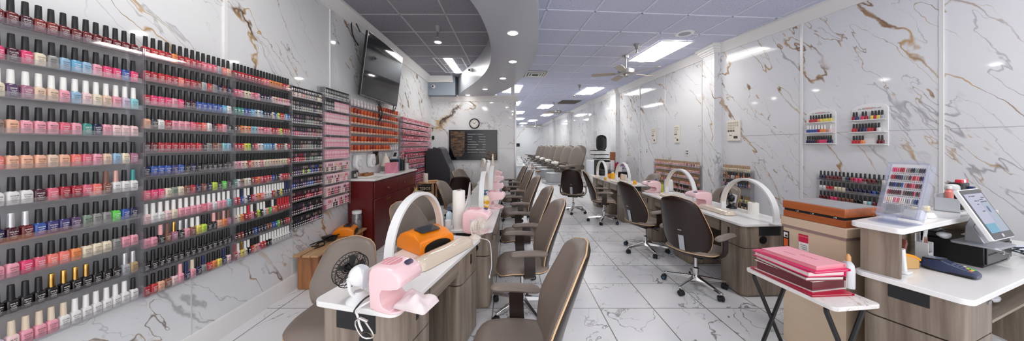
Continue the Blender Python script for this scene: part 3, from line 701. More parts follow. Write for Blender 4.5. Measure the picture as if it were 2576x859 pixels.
# ------------------------------------------------------------------ salon chairs (facing local +Y)
def endround(v, a, b, e=2.4):
    if v < a: return max(.02, (1 - ((a - v) / a) ** e)) ** (1 / e)
    if v > 1 - b: return max(.02, (1 - ((v - 1 + b) / b) ** e)) ** (1 / e)
    return 1.0
def make_chair(arms=True, base=True, wide=1.0, bh=.56):
    t = thing('salon_chair', 'x', 'chair')
    def hwb(v): return wide * (.178 + .055 * math.sin(min(v / .42, 1) * PI / 2) - .075 * max(0, (v - .38) / .62) ** 1.3) * endround(v, .16, .17)
    def back(off_fn, grow=1.0):
        def f(u, v):
            w = hwb(v) * grow; x = u * w
            vv = v if grow == 1 else .5 + (v - .5) * (1 + (grow - 1) * .8)
            z = .385 + bh * vv; vv = max(vv, 0); y = -.215 - .14 * vv ** 1.2 + .03 * math.cos(vv * PI) * .5
            y += .08 * (x / .23) ** 2
            return (x, y + off_fn(u, v), z)
        return f
    fal = lambda u, v: (1 - abs(u) ** 3.2) ** .6 * min(1, v / .07) ** .5 * min(1, (1 - v) / .07) ** .5
    bk = MB().slab(back(lambda u, v: .010 + .042 * fal(u, v)), back(lambda u, v: .004), 14, 22).build('backrest', LEATHER, t, sharp=60)
    MB().slab(back(lambda u, v: .003, 1.012), back(lambda u, v: -.005, 1.012), 14, 22).build('edge_band', EDGE, bk, sharp=40)
    MB().slab(back(lambda u, v: -.005, 1.006), back(lambda u, v: -.009 - .014 * fal(u, v), 1.006), 14, 22).build('back_shell', WALNUT, bk, sharp=60)
    y0 = back(lambda u, v: -.028)(0, .16)
    m = MB(); m.M = T(0, y0[1] - .004, y0[2]) @ Matrix.Rotation(math.radians(12), 4, 'X'); m.box((0, 0, .02), (.05, .006, .15)); m.build('bracket_plate', mat('plate_silver', srgb(196, 198, 204), .35, .6), bk, bevel=.002)
    m = MB(); m.M = T(0, back(lambda u, v: -.028)(0, .42)[1] - .001, .385 + bh * .42) @ Matrix.Rotation(math.radians(12), 4, 'X'); m.box((0, 0, 0), (.034, .003, .009)); m.build('maker_badge', mat('plate_silver'), bk)
    def hws(v): return wide * (.20 + .035 * math.sin(v * PI)) * endround(v, .22, .2)
    def seat(off, grow=1.0):
        def f(u, v):
            x = u * hws(v) * grow; y = -.225 + .445 * (.5 + (v - .5) * grow)
            z = .385 + .022 * (x / .22) ** 2 - .035 * max(0, (v - .72) / .28) ** 2 + .02 * max(0, (.22 - v) / .22)
            return (x, y, z + off(u, v))
        return f
    st = MB().slab(seat(lambda u, v: .008 + .045 * fal(u, v)), seat(lambda u, v: 0), 14, 18).build('seat', LEATHER, t, sharp=60)
    MB().slab(seat(lambda u, v: .002, 1.012), seat(lambda u, v: -.006, 1.012), 14, 18).build('edge_band', EDGE, st, sharp=40)
    MB().slab(seat(lambda u, v: -.006, 1.006), seat(lambda u, v: -.011 - .02 * fal(u, v), 1.006), 14, 18).build('seat_shell', WALNUT, st, sharp=60)
    if arms:
        for s in (-1, 1):
            def pad(off):
                def f(u, v):
                    w = .041 * endround(v, .3, .25); y = -.165 + .30 * v
                    return (s * (.262 + .012 * v) + u * w, y, .585 - .018 * (1 - v) ** 2 - .012 * v * v + off * (1 - abs(u) ** 2.6) ** .5 * endround(v, .15, .12))
                return f
            a = MB().slab(pad(.022), pad(-.018), 8, 16).build('armrest', LEATHER, t, sharp=70)
            path = [(s * .265, -.02, .575), (s * .27, -.02, .50), (s * .268, -.022, .43), (s * .25, -.025, .39), (s * .21, -.03, .362), (s * .12, -.03, .352)]
            q = [Vector(p) for p in path]
            MB().ribbon(q, (0, .085, 0), .013).build('arm_support', WALNUT, a, sharp=30)
    if base:
        MB().box((0, -.01, .345), (.2, .18, .03)).cyl((.06, .02, .335), (.2, .03, .32), .006).build('tilt_mechanism', MATTE, t, bevel=.004)
        MB().lathe([(.022, .09), (.026, .12), (.026, .2), (.02, .205), (.014, .21), (.014, .335)], 18).build('gas_lift', CHROME, t)
        for k in range(5):
            a = 2 * PI * k / 5 + .942
            m = MB(); m.M = RZ(a); m.rings([[(r, -w, z), (r, w, z), (r, w * .8, z + h), (r, -w * .8, z + h)] for r, w, z, h in ((.015, .026, .085, .04), (.1, .02, .082, .03), (.27, .014, .066, .02), (.29, .012, .065, .018))])
            lg = m.build('base_leg', CHROME, t, bevel=.003)
            m = MB(); m.M = RZ(a) @ T(.278, 0, 0) @ RZ(.6 + k * 1.3)
            for s in (-1, 1): m.lathe([(.004, -.012), (.02, -.011), (.026, -.006), (.026, .006), (.02, .011), (.004, .012)], 18, (-.012, s * .015, .026), 'y')
            m.cyl((-.012, -.012, .03), (-.012, .012, .03), .02).cyl((0, 0, .045), (0, 0, .07), .007)
            m.mi = 1
            for s in (-1, 1): m.lathe([(.0, -.0285 + (.028 if s > 0 else .0)), (.013, -.0285 + (.028 if s > 0 else .0)), (.013, -.0275 + (.0285 if s > 0 else 0)), (.0, -.0275 + (.0285 if s > 0 else 0))], 14, (-.012, s * .0 + (.0005 if s > 0 else 0), .026), 'y')
            m.build('caster', [MATTE, mat('caster_blue', srgb(44, 88, 128), .3)], lg)
    return t
CH = make_chair(True, True)
CH['label'] = 'taupe leather armchair at the nearest desk, facing it'; CH['group'] = 'salon armchairs'
CUST = make_chair(False, True, 1.0, .44)
CUST['label'] = 'armless taupe chair behind the nearest desk by the orange lamp crate'; CUST['group'] = 'armless client chairs'
def face(dx, dy): return math.atan2(dy, dx) - PI / 2
chairs = [
 ((.0, 1.47, 0), face(-.99, .02), 'taupe leather armchair nearest the camera, at the first desk of the middle row'),
 ((.085, 2.54, 0), face(-.99, -.12), 'taupe armchair second from the camera along the middle desk row'),
 ((.095, 3.36, 0), face(-.99, -.14), 'taupe armchair third from the camera along the middle desk row'),
 ((.06, 4.5, 0), face(-.98, -.16), 'taupe armchair fourth from the camera along the middle desk row'),
 ((.04, 5.68, 0), face(-.98, -.18), 'taupe armchair fifth from the camera along the middle desk row'),
 ((-.01, 6.95, 0), face(-.98, -.18), 'taupe armchair sixth and last along the middle desk row'),
 ((1.83, 2.93, 0), face(.86, .52), 'armchair seen from its dark walnut back, nearest at the right desk, large silver plate'),
 ((1.79, 3.95, 0), face(.95, .3), 'armchair seen from its dark walnut back, second at the right desks'),
 ((1.70, 5.45, 0), face(.98, -.18), 'armchair at the far right desk turned sideways, third along the right row'),
 ((1.30, 6.25, 0), face(.35, .93), 'armchair with dark back towards us, farthest of the right row, by the pedicure chairs'),
]
for i, (loc, rz, lb) in enumerate(chairs):
    if i == 0: CH.location = loc; CH.rotation_euler.z = rz; CH['label'] = lb
    else: dup(CH, loc, rz, lb)
cust = [
 ((-1.08, 1.76, 0), face(.1, -.99), 'armless taupe chair behind the nearest desk, beside the black desk fan'),
 ((-.87, 2.94, 0), face(.88, -.48), 'armless taupe chair seen through the nearest white arch lamp'),
 ((-.90, 3.76, 0), face(.97, -.22), 'armless taupe chair behind the paper towel roll of the middle row'),
 ((-1.07, 6.0, 0), face(-.25, .97), 'armless chair with its dark back turned to us, beside the candle crate'),
 ((-.88, 4.88, 0), face(.97, -.2), 'armless chair edge-on in front of the dark-backed chair'),
 ((-1.0, 6.75, 0), face(.97, -.25), 'armless chair near the black kiosk, nearer of the last two'),
 ((-1.0, 7.35, 0), face(.97, -.25), 'armless chair near the menu screen, last of the left side'),
 ((2.91, 3.27, 0), face(-.95, .3), 'armless taupe chair between the right desk end and the wall, under the sample displays'),
 ((2.88, 4.25, 0), face(-.97, -.2), 'armless taupe chair behind the right desk by the mixed polish rack'),
 ((2.74, 6.2, 0), face(-.97, -.22), 'armless taupe chair by the wall behind the far right desk'),
]
for i, (loc, rz, lb) in enumerate(cust):
    if i == 0: CUST.location = loc; CUST.rotation_euler.z = rz; CUST['label'] = lb
    else: dup(CUST, loc, rz, lb)
CUST.scale = (.88, .9, .94)

# ------------------------------------------------------------------ manicure desks (long axis local Y)
DZ = .69
def make_desk(label, L, W, loc, rz, double=False, group=None, open_x=1):
    t = thing('manicure_desk', label, 'desk', loc, rz, group)
    MB().prism(rrect(W, L, .045, 6), DZ - .026, DZ).build('tabletop', QUARTZ, t, bevel=.004)
    pw = W - .05
    ends = [-1, 1] + ([0] if double else [])
    for e in ends:
        d = .34 if not double else (.3 if e else .36)
        cy = e * (L / 2 - d / 2 - .018)
        p = MB().prism(rrect(pw, d, .05, 6, 0, cy), .02, DZ - .235)
        p.prism(rrect(pw - .03, d - .03, .04, 4, 0, cy), 0, .02)
        pd = p.build('pedestal', WOODV, t, bevel=.002)
        MB().prism(rrect(pw, d, .05, 6, 0, cy), DZ - .228, DZ - .028).build('drawer', WOODV, pd, bevel=.002)
        if e:
            fy = cy + e * d / 2
            m = MB().b2((-.10, fy - e * .004, DZ - .115), (.11, fy + e * .003, DZ - .03)); m.build('vent_plate', MATTE, pd, bevel=.001)
            m = MB(); m.lathe([(.0, -.004), (.036, -.003), (.036, .003), (0, .004)], 22, (.06 * (1 if not double else -1), fy, DZ - .155), 'y'); m.build('cable_port', BLACK, pd)
        sx = open_x
        m = MB().box((sx * (pw / 2 + .0), cy + .02, DZ - .11), (.006, .022, .07)); m.build('switch_plate', BLACK, pd, bevel=.001)
    d0 = .34 if not double else .3
    if double:
        for s in (-1, 1):
            a, b = s * .19, s * (L / 2 - .33)
            MB().b2((-pw / 2 + .01, a, DZ - .15), (pw / 2 - .03, b, DZ - .028)).build('apron_drawer', WOODY, t, bevel=.002)
    else:
        MB().b2((-pw / 2 + .03, -(L / 2 - d0 - .02), DZ - .15), (pw / 2 - .012, L / 2 - d0 - .02, DZ - .028)).build('apron_drawer', WOODY, t, bevel=.002)
    MB().b2((-open_x * (pw / 2 - .04), -(L / 2 - .3), .05), (-open_x * (pw / 2 - .055), L / 2 - .3, DZ - .03)).build('modesty_panel', mat('panel_dark', srgb(70, 58, 52), .5), t)
    return t
D1 = make_desk('pale-topped grey wood manicure desk nearest the camera, with pink dryer and orange lamp', 1.09, .453, (-.59, 1.855, 0), math.radians(-14))
DM = [(-.37, 3.02, -2, 'second desk of the middle row, with the paper towel roll'), (-.39, 4.05, -1, 'third desk of the middle row, behind the yellow lotion bottle'), (-.42, 5.08, 0, 'fourth desk of the middle row'), (-.46, 6.11, 1, 'fifth desk of the middle row'), (-.5, 7.13, 1, 'last desk of the middle row, under the menu screen')]
for x, y, a, l in DM: make_desk('grey wood manicure desk, ' + l, .99, .44, (x, y, 0), math.radians(a), group='middle row desks')
RD1 = make_desk('long two-seat grey wood desk nearest on the right side, with two arch lamps', 1.9, .56, (2.353, 3.678, 0), math.radians(3), True, open_x=-1)
RD2 = make_desk('long two-seat grey wood desk farther along the right side, with orange bottles', 1.7, .5, (2.2, 6.215, 0), math.radians(4), True, open_x=-1)

# ------------------------------------------------------------------ things on the desks
def arch_lamp(label, loc, rz, span=.62, h=.40, w=.055, base_end=1):
    t = thing('arch_lamp', label, 'lamp', loc, rz, 'white arch desk lamps')
    r = span / 2; hz = h - r
    def arc(rr):
        pts = [(-rr, .012), (-rr, max(hz, .02))] + [(-rr * math.cos(a), hz + rr * math.sin(a)) for a in [PI * i / 28 for i in range(1, 28)]] + [(rr, max(hz, .02)), (rr, .012)]
        return pts
    o, i = arc(r), arc(r - .022)
    mb = MB(); mb.rings([[(w / 2, a[0], a[1]), (w / 2, b[0], b[1]), (-w / 2, b[0], b[1]), (-w / 2, a[0], a[1])] for a, b in zip(o, i)])
    mb.build('arch', GLOSSW, t, bevel=.003)
    k = arc(r - .0225); k2 = arc(r - .024)
    mb = MB(); mb.rings([[(w * .33, a[0], a[1]), (w * .33, b[0], b[1]), (-w * .33, b[0], b[1]), (-w * .33, a[0], a[1])] for a, b in zip(k[2:-2], k2[2:-2])]); mb.build('light_strip', mat('strip_diffuser', srgb(226, 214, 200), .4), t)
    for e in (-1, 1): MB().prism(rrect(w + .04, .07, .012, 4, 0, e * (r - .012)), 0, .012).build('base_plate', GLOSSW, t, bevel=.002)
    return t
def on_desk(dk, x, y):       # desk-local to world
    v = Matrix.Translation(dk.location) @ RZ(dk.rotation_euler.z) @ Vector((x, y, DZ)); return (v.x, v.y, DZ)
def pw(px, py, z=DZ + .001): return atZ(px, py, z)
arch_lamp('white arch lamp on the nearest desk, over the orange lamp', (-.655, 2.06, DZ), math.radians(-12), .70, .40, .055)
arch_lamp('white arch lamp behind the lotion bottle on the middle row', (-.33, 3.52, DZ), math.radians(-1), .66, .42, .055)
arch_lamp('white arch lamp on the middle row, third from the camera', (-.29, 4.35, DZ), 0, .6, .43, .055)
arch_lamp('white arch lamp on the middle row, fourth from the camera', (-.42, 5.35, DZ), 0, .6, .42, .055)
arch_lamp('white arch lamp on the middle row, second from the partition', (-.52, 6.35, DZ), math.radians(14), .56, .42, .05)
arch_lamp('white arch lamp on the middle row, last before the partition', (-.68, 7.0, DZ), math.radians(18), .56, .42, .05)
arch_lamp('white arch lamp at the near end of the nearest right desk', (2.42, 3.03, DZ), math.radians(3), .66, .39)
arch_lamp('white arch lamp at the far end of the nearest right desk', (2.36, 4.14, DZ), math.radians(3), .66, .40)
arch_lamp('white arch lamp on the far right desk, beside the orange bottles', (2.2, 5.85, DZ), math.radians(4), .6, .39)
arch_lamp('white arch lamp at the far end of the far right desk', (2.06, 6.75, DZ), math.radians(4), .56, .38)

def nail_dryer(label, loc, rz, s=1.0, fan=False):
    t = thing('nail_dryer', label, 'nail dryer', loc, rz, 'pink nail dryers')   # opening faces local +X
    P = [(-.095, .012), (.05, .012), (.052, .02), (-.01, .034), (-.03, .06), (-.03, .10), (-.005, .128), (.06, .138), (.108, .15), (.122, .185), (.105, .222), (.06, .244), (-.03, .252), (-.075, .244), (-.098, .215), (-.104, .15), (-.104, .06)]
    m = MB(); m.M = Matrix(((1, 0, 0, 0), (0, 0, 1, 0), (0, 1, 0, 0), (0, 0, 0, 1)))
    R = []
    for y, k in ((-.098, .80), (-.09, .93), (-.075, 1.0), (.075, 1.0), (.09, .93), (.098, .80)):
        R.append([((.0 + (x - .0) * (.5 + .5 * k)) * s, (z if z < .03 else .03 + (z - .03) * (.75 + .25 * k)) * s, y * (1 - .16 * max(0, 1 - abs(z - .08) / .08) ** 2) * s) for x, z in P])
    a = m.rings(R).build('hood', PINK, t, sharp=50, bevel=.014 * s, seg=4)
    m = MB(); m.M = T(-.02 * s, 0, .2495 * s) @ Matrix.Rotation(.06, 4, 'Y'); m.ell((0, 0, 0), (.055 * s, .062 * s, .006 * s), 24, 8); m.build('vent_grille', PINKD, a)
    for k in range(3): MB().box((-.045 * s + .025 * s * k, 0, .2555 * s), (.005 * s, .11 * s, .004 * s)).build('vent_bar', PINK, a)
    m = MB(); m.M = T(.068 * s, .035 * s, .243 * s) @ Matrix.Rotation(.42, 4, 'Y'); m.prism(rrect(.032 * s, .06 * s, .014 * s), -.004, .003); m.build('display', mat('display_violet', srgb(66, 54, 84), .15), a)
    MB().prism(rrect(.20 * s, .19 * s, .06 * s, 6), 0, .014 * s).build('base', PINK, t, bevel=.005)
    return t
p1 = pw(985, 762); nail_dryer('pink nail dryer on the near end of the nearest desk, towel in its mouth', (-.535, 1.345, DZ), math.radians(-20), .8)
for px, py, rz, l, s in ((1200, 582, -8, 'behind the small white fan, on the second desk', .92), (1245, 522, -5, 'beside the yellow lotion bottle', .92), (1247, 491, 0, 'third from the far end of the middle row', .9), (1251, 468, 0, 'second from the far end of the middle row', .9), (1250, 452, 0, 'smallest, at the far end of the middle row', .9)):
    p = pw(px, py); nail_dryer('pink nail dryer ' + l, (p[0], p[1], DZ), math.radians(rz), s).scale = (1.12, 1.05, .84)
for px, py, l in ((1758, 517, 'on the near right desk between the arch lamps'), (1640, 483, 'at the far end of the near right desk')):
    p = pw(px, py); nail_dryer('pink nail dryer ' + l, (p[0], p[1], DZ), math.radians(185), .92).scale = (1.12, 1.05, .75)
# towel
def lump(name, label, cat, loc, rz, r, m, seed=1, amp=.12, e1=.7, e2=.7, fr=9):
    from mathutils import noise
    mb = MB().ell((0, 0, r[2]), r, 30, 16, e1, e2)
    mb.v = [Vector((v.x * (1 + amp * noise.noise(v * fr + Vector((seed, 0, 0)))), v.y * (1 + amp * noise.noise(v * fr + Vector((0, seed, 3)))), max(0.0005, v.z * (1 + amp * 1.6 * noise.noise(v * fr + Vector((5, 2, seed))))))) for v in mb.v]
    return tag(mb.build(name, m, loc=loc, rz=rz, sharp=80), label, cat)
TOW = mat('towel_cotton', srgb(240, 226, 226), .95)
def towel():
    N = NT(TOW); b = N.n('ShaderNodeBump', {'Strength': .6, 'Distance': .004, 'Height': N.noise(N.obj(), 260, 2)}); N.l(b.outputs[0], N.p.inputs['Normal'])
    from mathutils import noise
    f = lambda top: (lambda u, v: (.082 * u * (1 - .06 * v), -.06 + .12 * v, (.006 if not top else .006 + (.042 + .016 * noise.noise(Vector((u * 2.2, v * 3, 4))) + .012 * math.sin(u * 3 + v * 5)) * (1 - abs(u) ** 4) ** .5 * (1 - abs(2 * v - 1) ** 4) ** .4)))
    o = MB().slab(f(True), f(False), 24, 20).build('hand_towel', TOW, None, loc=(-.425, 1.312, DZ + .0125), rz=math.radians(-20), sharp=80)
    tag(o, 'folded pinkish white terry towel tucked into the nearest pink dryer', 'towel')
towel()
# black-caged white desk fan
def desk_fan(label, loc, rz, body, cage, s=1.0, tilt=.35):
    t = thing('desk_fan', label, 'fan', loc, rz, 'small desk fans')     # blows towards local +Y
    MB().lathe([(.056 * s, 0), (.058 * s, .01 * s), (.052 * s, .02 * s), (.03 * s, .035 * s), (.02 * s, .05 * s)], 26).build('base', body, t)
    m = MB()
    for e in (-1, 1): m.tube([(e * .018 * s, 0, .03 * s), (e * .045 * s, -.004 * s, .06 * s), (e * .052 * s, -.004 * s, .115 * s)], .008 * s, 8, 1)
    m.build('yoke', body, t)
    H = T(0, -.004 * s, .125 * s) @ Matrix.Rotation(tilt, 4, 'X')
    m = MB(); m.M = H; m.ell((0, 0, 0), (.05 * s, .046 * s, .05 * s), 24, 14); m.cyl((-.055 * s, 0, -.005), (.055 * s, 0, -.005), .012 * s); hd = m.build('motor_head', body, t)
    m = MB(); m.M = H; m.prism([(-.012 * s, -.05 * s), (.012 * s, -.05 * s), (.012 * s, .0), (-.012 * s, .0)], -.045 * s, .05 * s); m.build('switch_panel', mat('panel_grey', srgb(205, 208, 214), .4), hd)
    m = MB(); m.M = H; R = .082 * s
    for k, (rr, y) in enumerate(((R, .06), (R, .09), (R * .66, .1), (R * .36, .104))):
        m.tube([(rr * math.cos(a), y * s, rr * math.sin(a)) for a in [2 * PI * i / 32 for i in range(33)]], .0022 * s, 5)
    for k in range(28):
        a = 2 * PI * k / 28; b = a + .5
        m.tube([(.02 * s * math.cos(a), .045 * s, .02 * s * math.sin(a)), (R * math.cos(a + .2), .06 * s, R * math.sin(a + .2)), (R * math.cos(a + .3), .09 * s, R * math.sin(a + .3)), (.02 * s * math.cos(b), .105 * s, .02 * s * math.sin(b))], .0011 * s, 4)
    cg = m.build('cage', cage, t)
    m = MB(); m.M = H; m.cyl((0, .055 * s, 0), (0, .095 * s, 0), .016 * s); m.cyl((0, .1 * s, 0), (0, .107 * s, 0), .022 * s)
    for k in range(5):
        a = 2 * PI * k / 5
        m.add([((.014 + .058 * j) * s * math.cos(a + o * .45) , (.066 + .018 * o + q) * s, (.014 + .058 * j) * s * math.sin(a + o * .45)) for q in (0, .002) for j in (0, 1) for o in (0, 1)], [(0, 1, 3, 2), (4, 6, 7, 5), (0, 2, 6, 4), (1, 5, 7, 3), (0, 4, 5, 1), (2, 3, 7, 6)])
    m.build('blades', cage if cage is not GLOSSW else mat('blade_white', srgb(214, 210, 206), .4), cg)
    return t
p = pw(888, 752); desk_fan('white desk fan with black cage on the near end of the nearest desk', (-.715, 1.375, DZ), math.radians(58), GLOSSW, BLACK, .98, .15)
p = pw(1190, 594); desk_fan('small all-white desk fan at the far corner of the nearest desk', (-.29, 2.30, DZ), math.radians(-125), mat('fan_cream', srgb(232, 222, 212), .35), mat('fan_cream'), .82, .1)
p = pw(1795, 512); desk_fan('small black desk fan beside the pink dryer on the right desk', (2.55, 3.42, DZ), math.radians(20), BLACK, BLACK, .95, .2)
# fan cords and carabiner
MET = mat('worn_metal', (.6, .58, .55), .28, 1)
t = thing('power_cord', 'black and white power cords with metal clip hanging over the nearest desk edge', 'cord', (-.60, 1.232, DZ))
MB().tube([(-.035, .115, .04), (-.05, .11, .045), (-.075, .09, .03), (-.09, .055, .008), (-.078, .03, .004), (-.06, .02, -.03), (-.045, .016, -.05), (-.03, .015, -.07)], .0042, 8, 2).build('black_cord', BLACK, t)
MB().tube([(-.04, .10, .025), (-.075, .075, .012), (-.085, .05, .006), (-.06, .025, .003), (-.05, .018, -.03), (-.035, .016, -.06)], .0046, 8, 2).build('white_cord', GLOSSW, t)
MB().tube([(-.05, .016, -.005), (-.068, .014, -.02), (-.05, .012, -.062), (-.025, .011, -.088), (.012, .012, -.086), (.015, .012, -.07), (-.02, .014, -.022), (-.034, .016, -.004), (-.05, .016, -.005)], .0034, 8, 1).cyl((-.046, .016, -.004), (-.012, .014, -.018), .0062).build('clip', MET, t)
t = thing('charging_cable', 'white charging cable hanging off the far end of the nearest desk', 'cable', (-.22, 2.24, DZ))
MB().tube([(-.03, .045, .008), (.0, .03, .006), (.035, .015, .004), (.055, .01, -.02), (.062, .005, -.10), (.066, .0, -.20), (.05, -.02, -.26)], .003, 6, 2).build('cord', GLOSSW, t); MB().ell((.05, -.02, -.265), (.006, .006, .014), 10, 6).build('plug', GLOSSW, t)
# hand rests
def hand_rest(label, loc, rz, L=.5, W=.13, H=.07, m=None):
    m = m or mat('cushion_wrapped', srgb(222, 206, 186), .22, 0, 0, .5, .8)
    f = lambda top: (lambda u, v: (u * W / 2 * (1 if abs(u) < 1 else 1) * endround(v, .1, .1), (v - .5) * L, .004 if not top else .004 + H * (1 - abs(u) ** 2.6) ** .5 * (endround(v, .07, .07) ** .8) * (.92 + .05 * math.sin(9 * v) * math.sin(3 * u + 4 * v))))
    return tag(MB().slab(f(True), f(False), 16, 30).build('hand_rest', m, loc=loc, rz=rz, sharp=70), label, 'hand rest', 'plastic-wrapped hand rests')
hand_rest('cream hand rest cushion in plastic wrap on the nearest desk', (-.45, 1.94, DZ), math.radians(-27), .55, .14, .062)
p = pw(1822, 532); hand_rest('cream hand rest on the near end of the nearest right desk', (p[0] - .09, p[1], DZ), math.radians(3), .44, .13, .05)
p = pw(1690, 499); hand_rest('cream hand rest at the far end of the nearest right desk', (p[0], p[1], DZ), math.radians(3), .48, .12, .05)
p = pw(1552, 460); hand_rest('cream hand rest on the far right desk, before the orange bottles', (p[0], p[1], DZ), math.radians(4), .44, .12, .05)
p = pw(1496, 446); hand_rest('cream hand rest at the far end of the far right desk', (p[0], p[1], DZ), math.radians(4), .4, .12, .05)
# orange UV lamps
def uv_lamp(label, loc, rz, s=1.0):
    t = thing('curing_lamp', label, 'curing lamp', loc, rz, 'orange curing lamps')      # hand slot towards local +X
    def sec(y): return (1 - abs(y / .12) ** 5) ** .5
    ys = [-.118, -.112, -.1, -.06, 0, .06, .1, .112, .118]
    rings = []
    for y in ys:
        k = .80 + .20 * sec(y)
        rings.append([(x * s, y * s, z * k * s) for x, z in ((-.115, .0), (-.12, .05), (-.09, .088), (-.03, .112), (.05, .104), (.085, .085), (.112, .076), (.117, .06), (.117, .03), (.115, .0))])
    b = MB().rings(rings).build('housing', ORANGE, t, bevel=.006 * s, seg=3, sharp=30)
    MB().b2((-.11 * s, -.1 * s, -.0), (.1 * s, .1 * s, .006 * s)).build('base_tray', BLACK, t)
    m = MB(); m.M = FACE_PX; m.prism([(-.09 * s, .006)] + [(.09 * s * -math.cos(a_), (.03 + .034 * math.sin(a_)) * s) for a_ in [PI * i / 14 for i in range(15)]] + [(.09 * s, .006)], .1175 * s, .121 * s); m.build('hand_slot', BLACK, t)
    m = MB(); m.M = T(.028 * s, -.01 * s, .1105 * s) @ Matrix.Rotation(.1, 4, 'Y'); m.prism(rrect(.085 * s, .13 * s, .012 * s), -.004, .0035); m.build('window_panel', mat('lamp_window', srgb(60, 64, 74), .08, .3), t)
    return t
uv_lamp('orange curing lamp on the nearest desk under the arch lamp', (-.625, 2.13, DZ), math.radians(-38), 1.22)
# paper rolls
def paper_roll(label, loc, r=.052, h=.25):
    t = thing('paper_towel_roll', label, 'paper towel', loc, 0, 'paper towel rolls')
    m = mat('paper_towel', srgb(240, 238, 232), .9)
    if not m.node_tree.nodes.get('Bump'):
        N = NT(m); b = N.n('ShaderNodeBump', {'Strength': .35, 'Distance': .003, 'Height': N.n('ShaderNodeTexVoronoi', {'Vector': N.obj(), 'Scale': 70.0}).outputs[0]}); N.l(b.outputs[0], N.p.inputs['Normal'])
    MB().lathe([(r * .35, 0), (r * .98, 0), (r, .004), (r, h - .004), (r * .96, h), (r * .36, h), (r * .36, h - .02), (r * .2, h - .021)], 32).build('paper', m, t)
    MB().lathe([(r * .28, h - .03), (r * .36, h - .03), (r * .36, h + .0015), (r * .28, h + .0015)], 20).build('core', mat('cardboard', srgb(150, 124, 96), .8), t)
    return t
p = pw(1162, 577); paper_roll('tall white paper towel roll on the second desk of the middle row', (-.47, 2.60, DZ), .055, .33)
p = pw(1881, 528); paper_roll('white paper towel roll on the nearest right desk under its arch lamp', (2.56, 3.12, DZ), .048, .12)
# lotion bottle
def pump_bottle(label, loc, r, h, body, pump, lab=None, flat=.62, patches=None):
    t = thing('pump_bottle', label, 'bottle', loc, math.radians(20))
    MB().lathe([(r * .95, 0), (r, .004), (r, h * .52), (r * .92, h * .64), (r * .5, h * .72), (r * .32, h * .735), (r * .32, h * .76)], 24, sy=flat).build('bottle', body, t)
    pm = MB().lathe([(r * .36, h * .75), (r * .36, h * .83), (r * .16, h * .84), (r * .12, h * .93)], 16).build('pump', pump, t)
    MB().box((r * .2, 0, h * .955), (r * .95, r * .42, h * .05)).build('nozzle', pump, pm, bevel=.002)
    if patches:
        for x, z, rr in patches:
            m = MB(); m.M = T(x, -flat * math.sqrt(max(0, 1 - (x / r) ** 2)) * r - .0005, z) @ Matrix.Rotation(math.atan2(x, r) * 1.0, 4, 'Z') @ FACE_NY; m.ell((0, 0, 0), (rr, rr * .9, .0012), 18, 4); m.build('fruit_print', lab, t)
    return t
p = pw(1220, 530); pump_bottle('white lotion bottle with orange fruit print and blue pump, on the middle row', (-.30, 3.28, DZ), .05, .235, mat('lotion_cream', srgb(246, 232, 190), .3), mat('pump_blue', srgb(34, 92, 140), .3), mat('print_orange', srgb(246, 172, 40), .4), .62, [(-.024, .1, .02), (.02, .095, .026), (-.01, .045, .02), (.024, .04, .014)])
p = pw(1128, 574); pump_bottle('small clear bottle with blue cap behind the orange lamp', (-.57, 2.665, DZ), .028, .18, mat('gel_clear_blue', srgb(206, 220, 232), .2), mat('pump_blue'))
def cup(label, loc, r=.03, h=.07, m=None):
    t = thing('cup', label, 'cup', loc)
    MB().lathe([(r * .8, 0), (r, h), (r * .92, h), (r * .74, .004), (.001, .004)], 22).build('wall', m or mat('cup_frosted', srgb(236, 232, 228), .35), t)
    MB().lathe([(r * 1.0, h - .006), (r * 1.06, h - .003), (r * 1.0, h)], 22).build('rim', GLOSSW, t)
p = pw(1128, 588); cup('frosted white cup beside the paper towel roll on the second desk', (-.55, 2.535, DZ), .028, .085)
# white towel-draped headrest shapes on the middle row
def draped(label, loc, w, h, rz=0, m=None):
    t = thing('lamp_panel', label, 'lamp', loc, rz)
    MB().prism(rrect(.09, .12, .02), 0, .012).build('base', GLOSSW, t)
    f = lambda s: (lambda u, v: ((.012 * s - .02 * v * v), u * w / 2 * endround(v, .12, .3), .012 + h * v))
    MB().slab(f(1), f(-1), 10, 14).build('panel', m or mat('panel_ivory', srgb(240, 226, 212), .4), t)
p = pw(1231, 470); draped('pale ivory rounded panel lamp standing among the arch lamps', (-.36, 5.75, DZ), .2, .50)
p = pw(1226, 455); draped('beige rounded panel lamp with folded cloth, near the far end', (-.42, 6.72, DZ), .18, .52, 0, mat('panel_beige', srgb(228, 206, 186), .5))
t = thing('white_table_shield', 'white curved table shield behind the paper towel roll', 'shield', (-.535, 3.42, DZ), math.radians(0))
MB().prism([(-.34, 0), (.34, 0), (.34, .30), (.27, .27), (.18, .16), (.05, .08), (-.2, .03), (-.34, .02)], -.006, .006).v
m = MB(); m.M = FACE_PX; m.prism([(-.30, 0), (.34, 0), (.34, .26), (.28, .23), (.18, .13), (.05, .06), (-.2, .02), (-.30, .015)], -.006, .006); m.build('panel', GLOSSW, t, bevel=.002)
MB().box((0, 0, .004), (.06, .5, .008)).build('foot', GLOSSW, t)
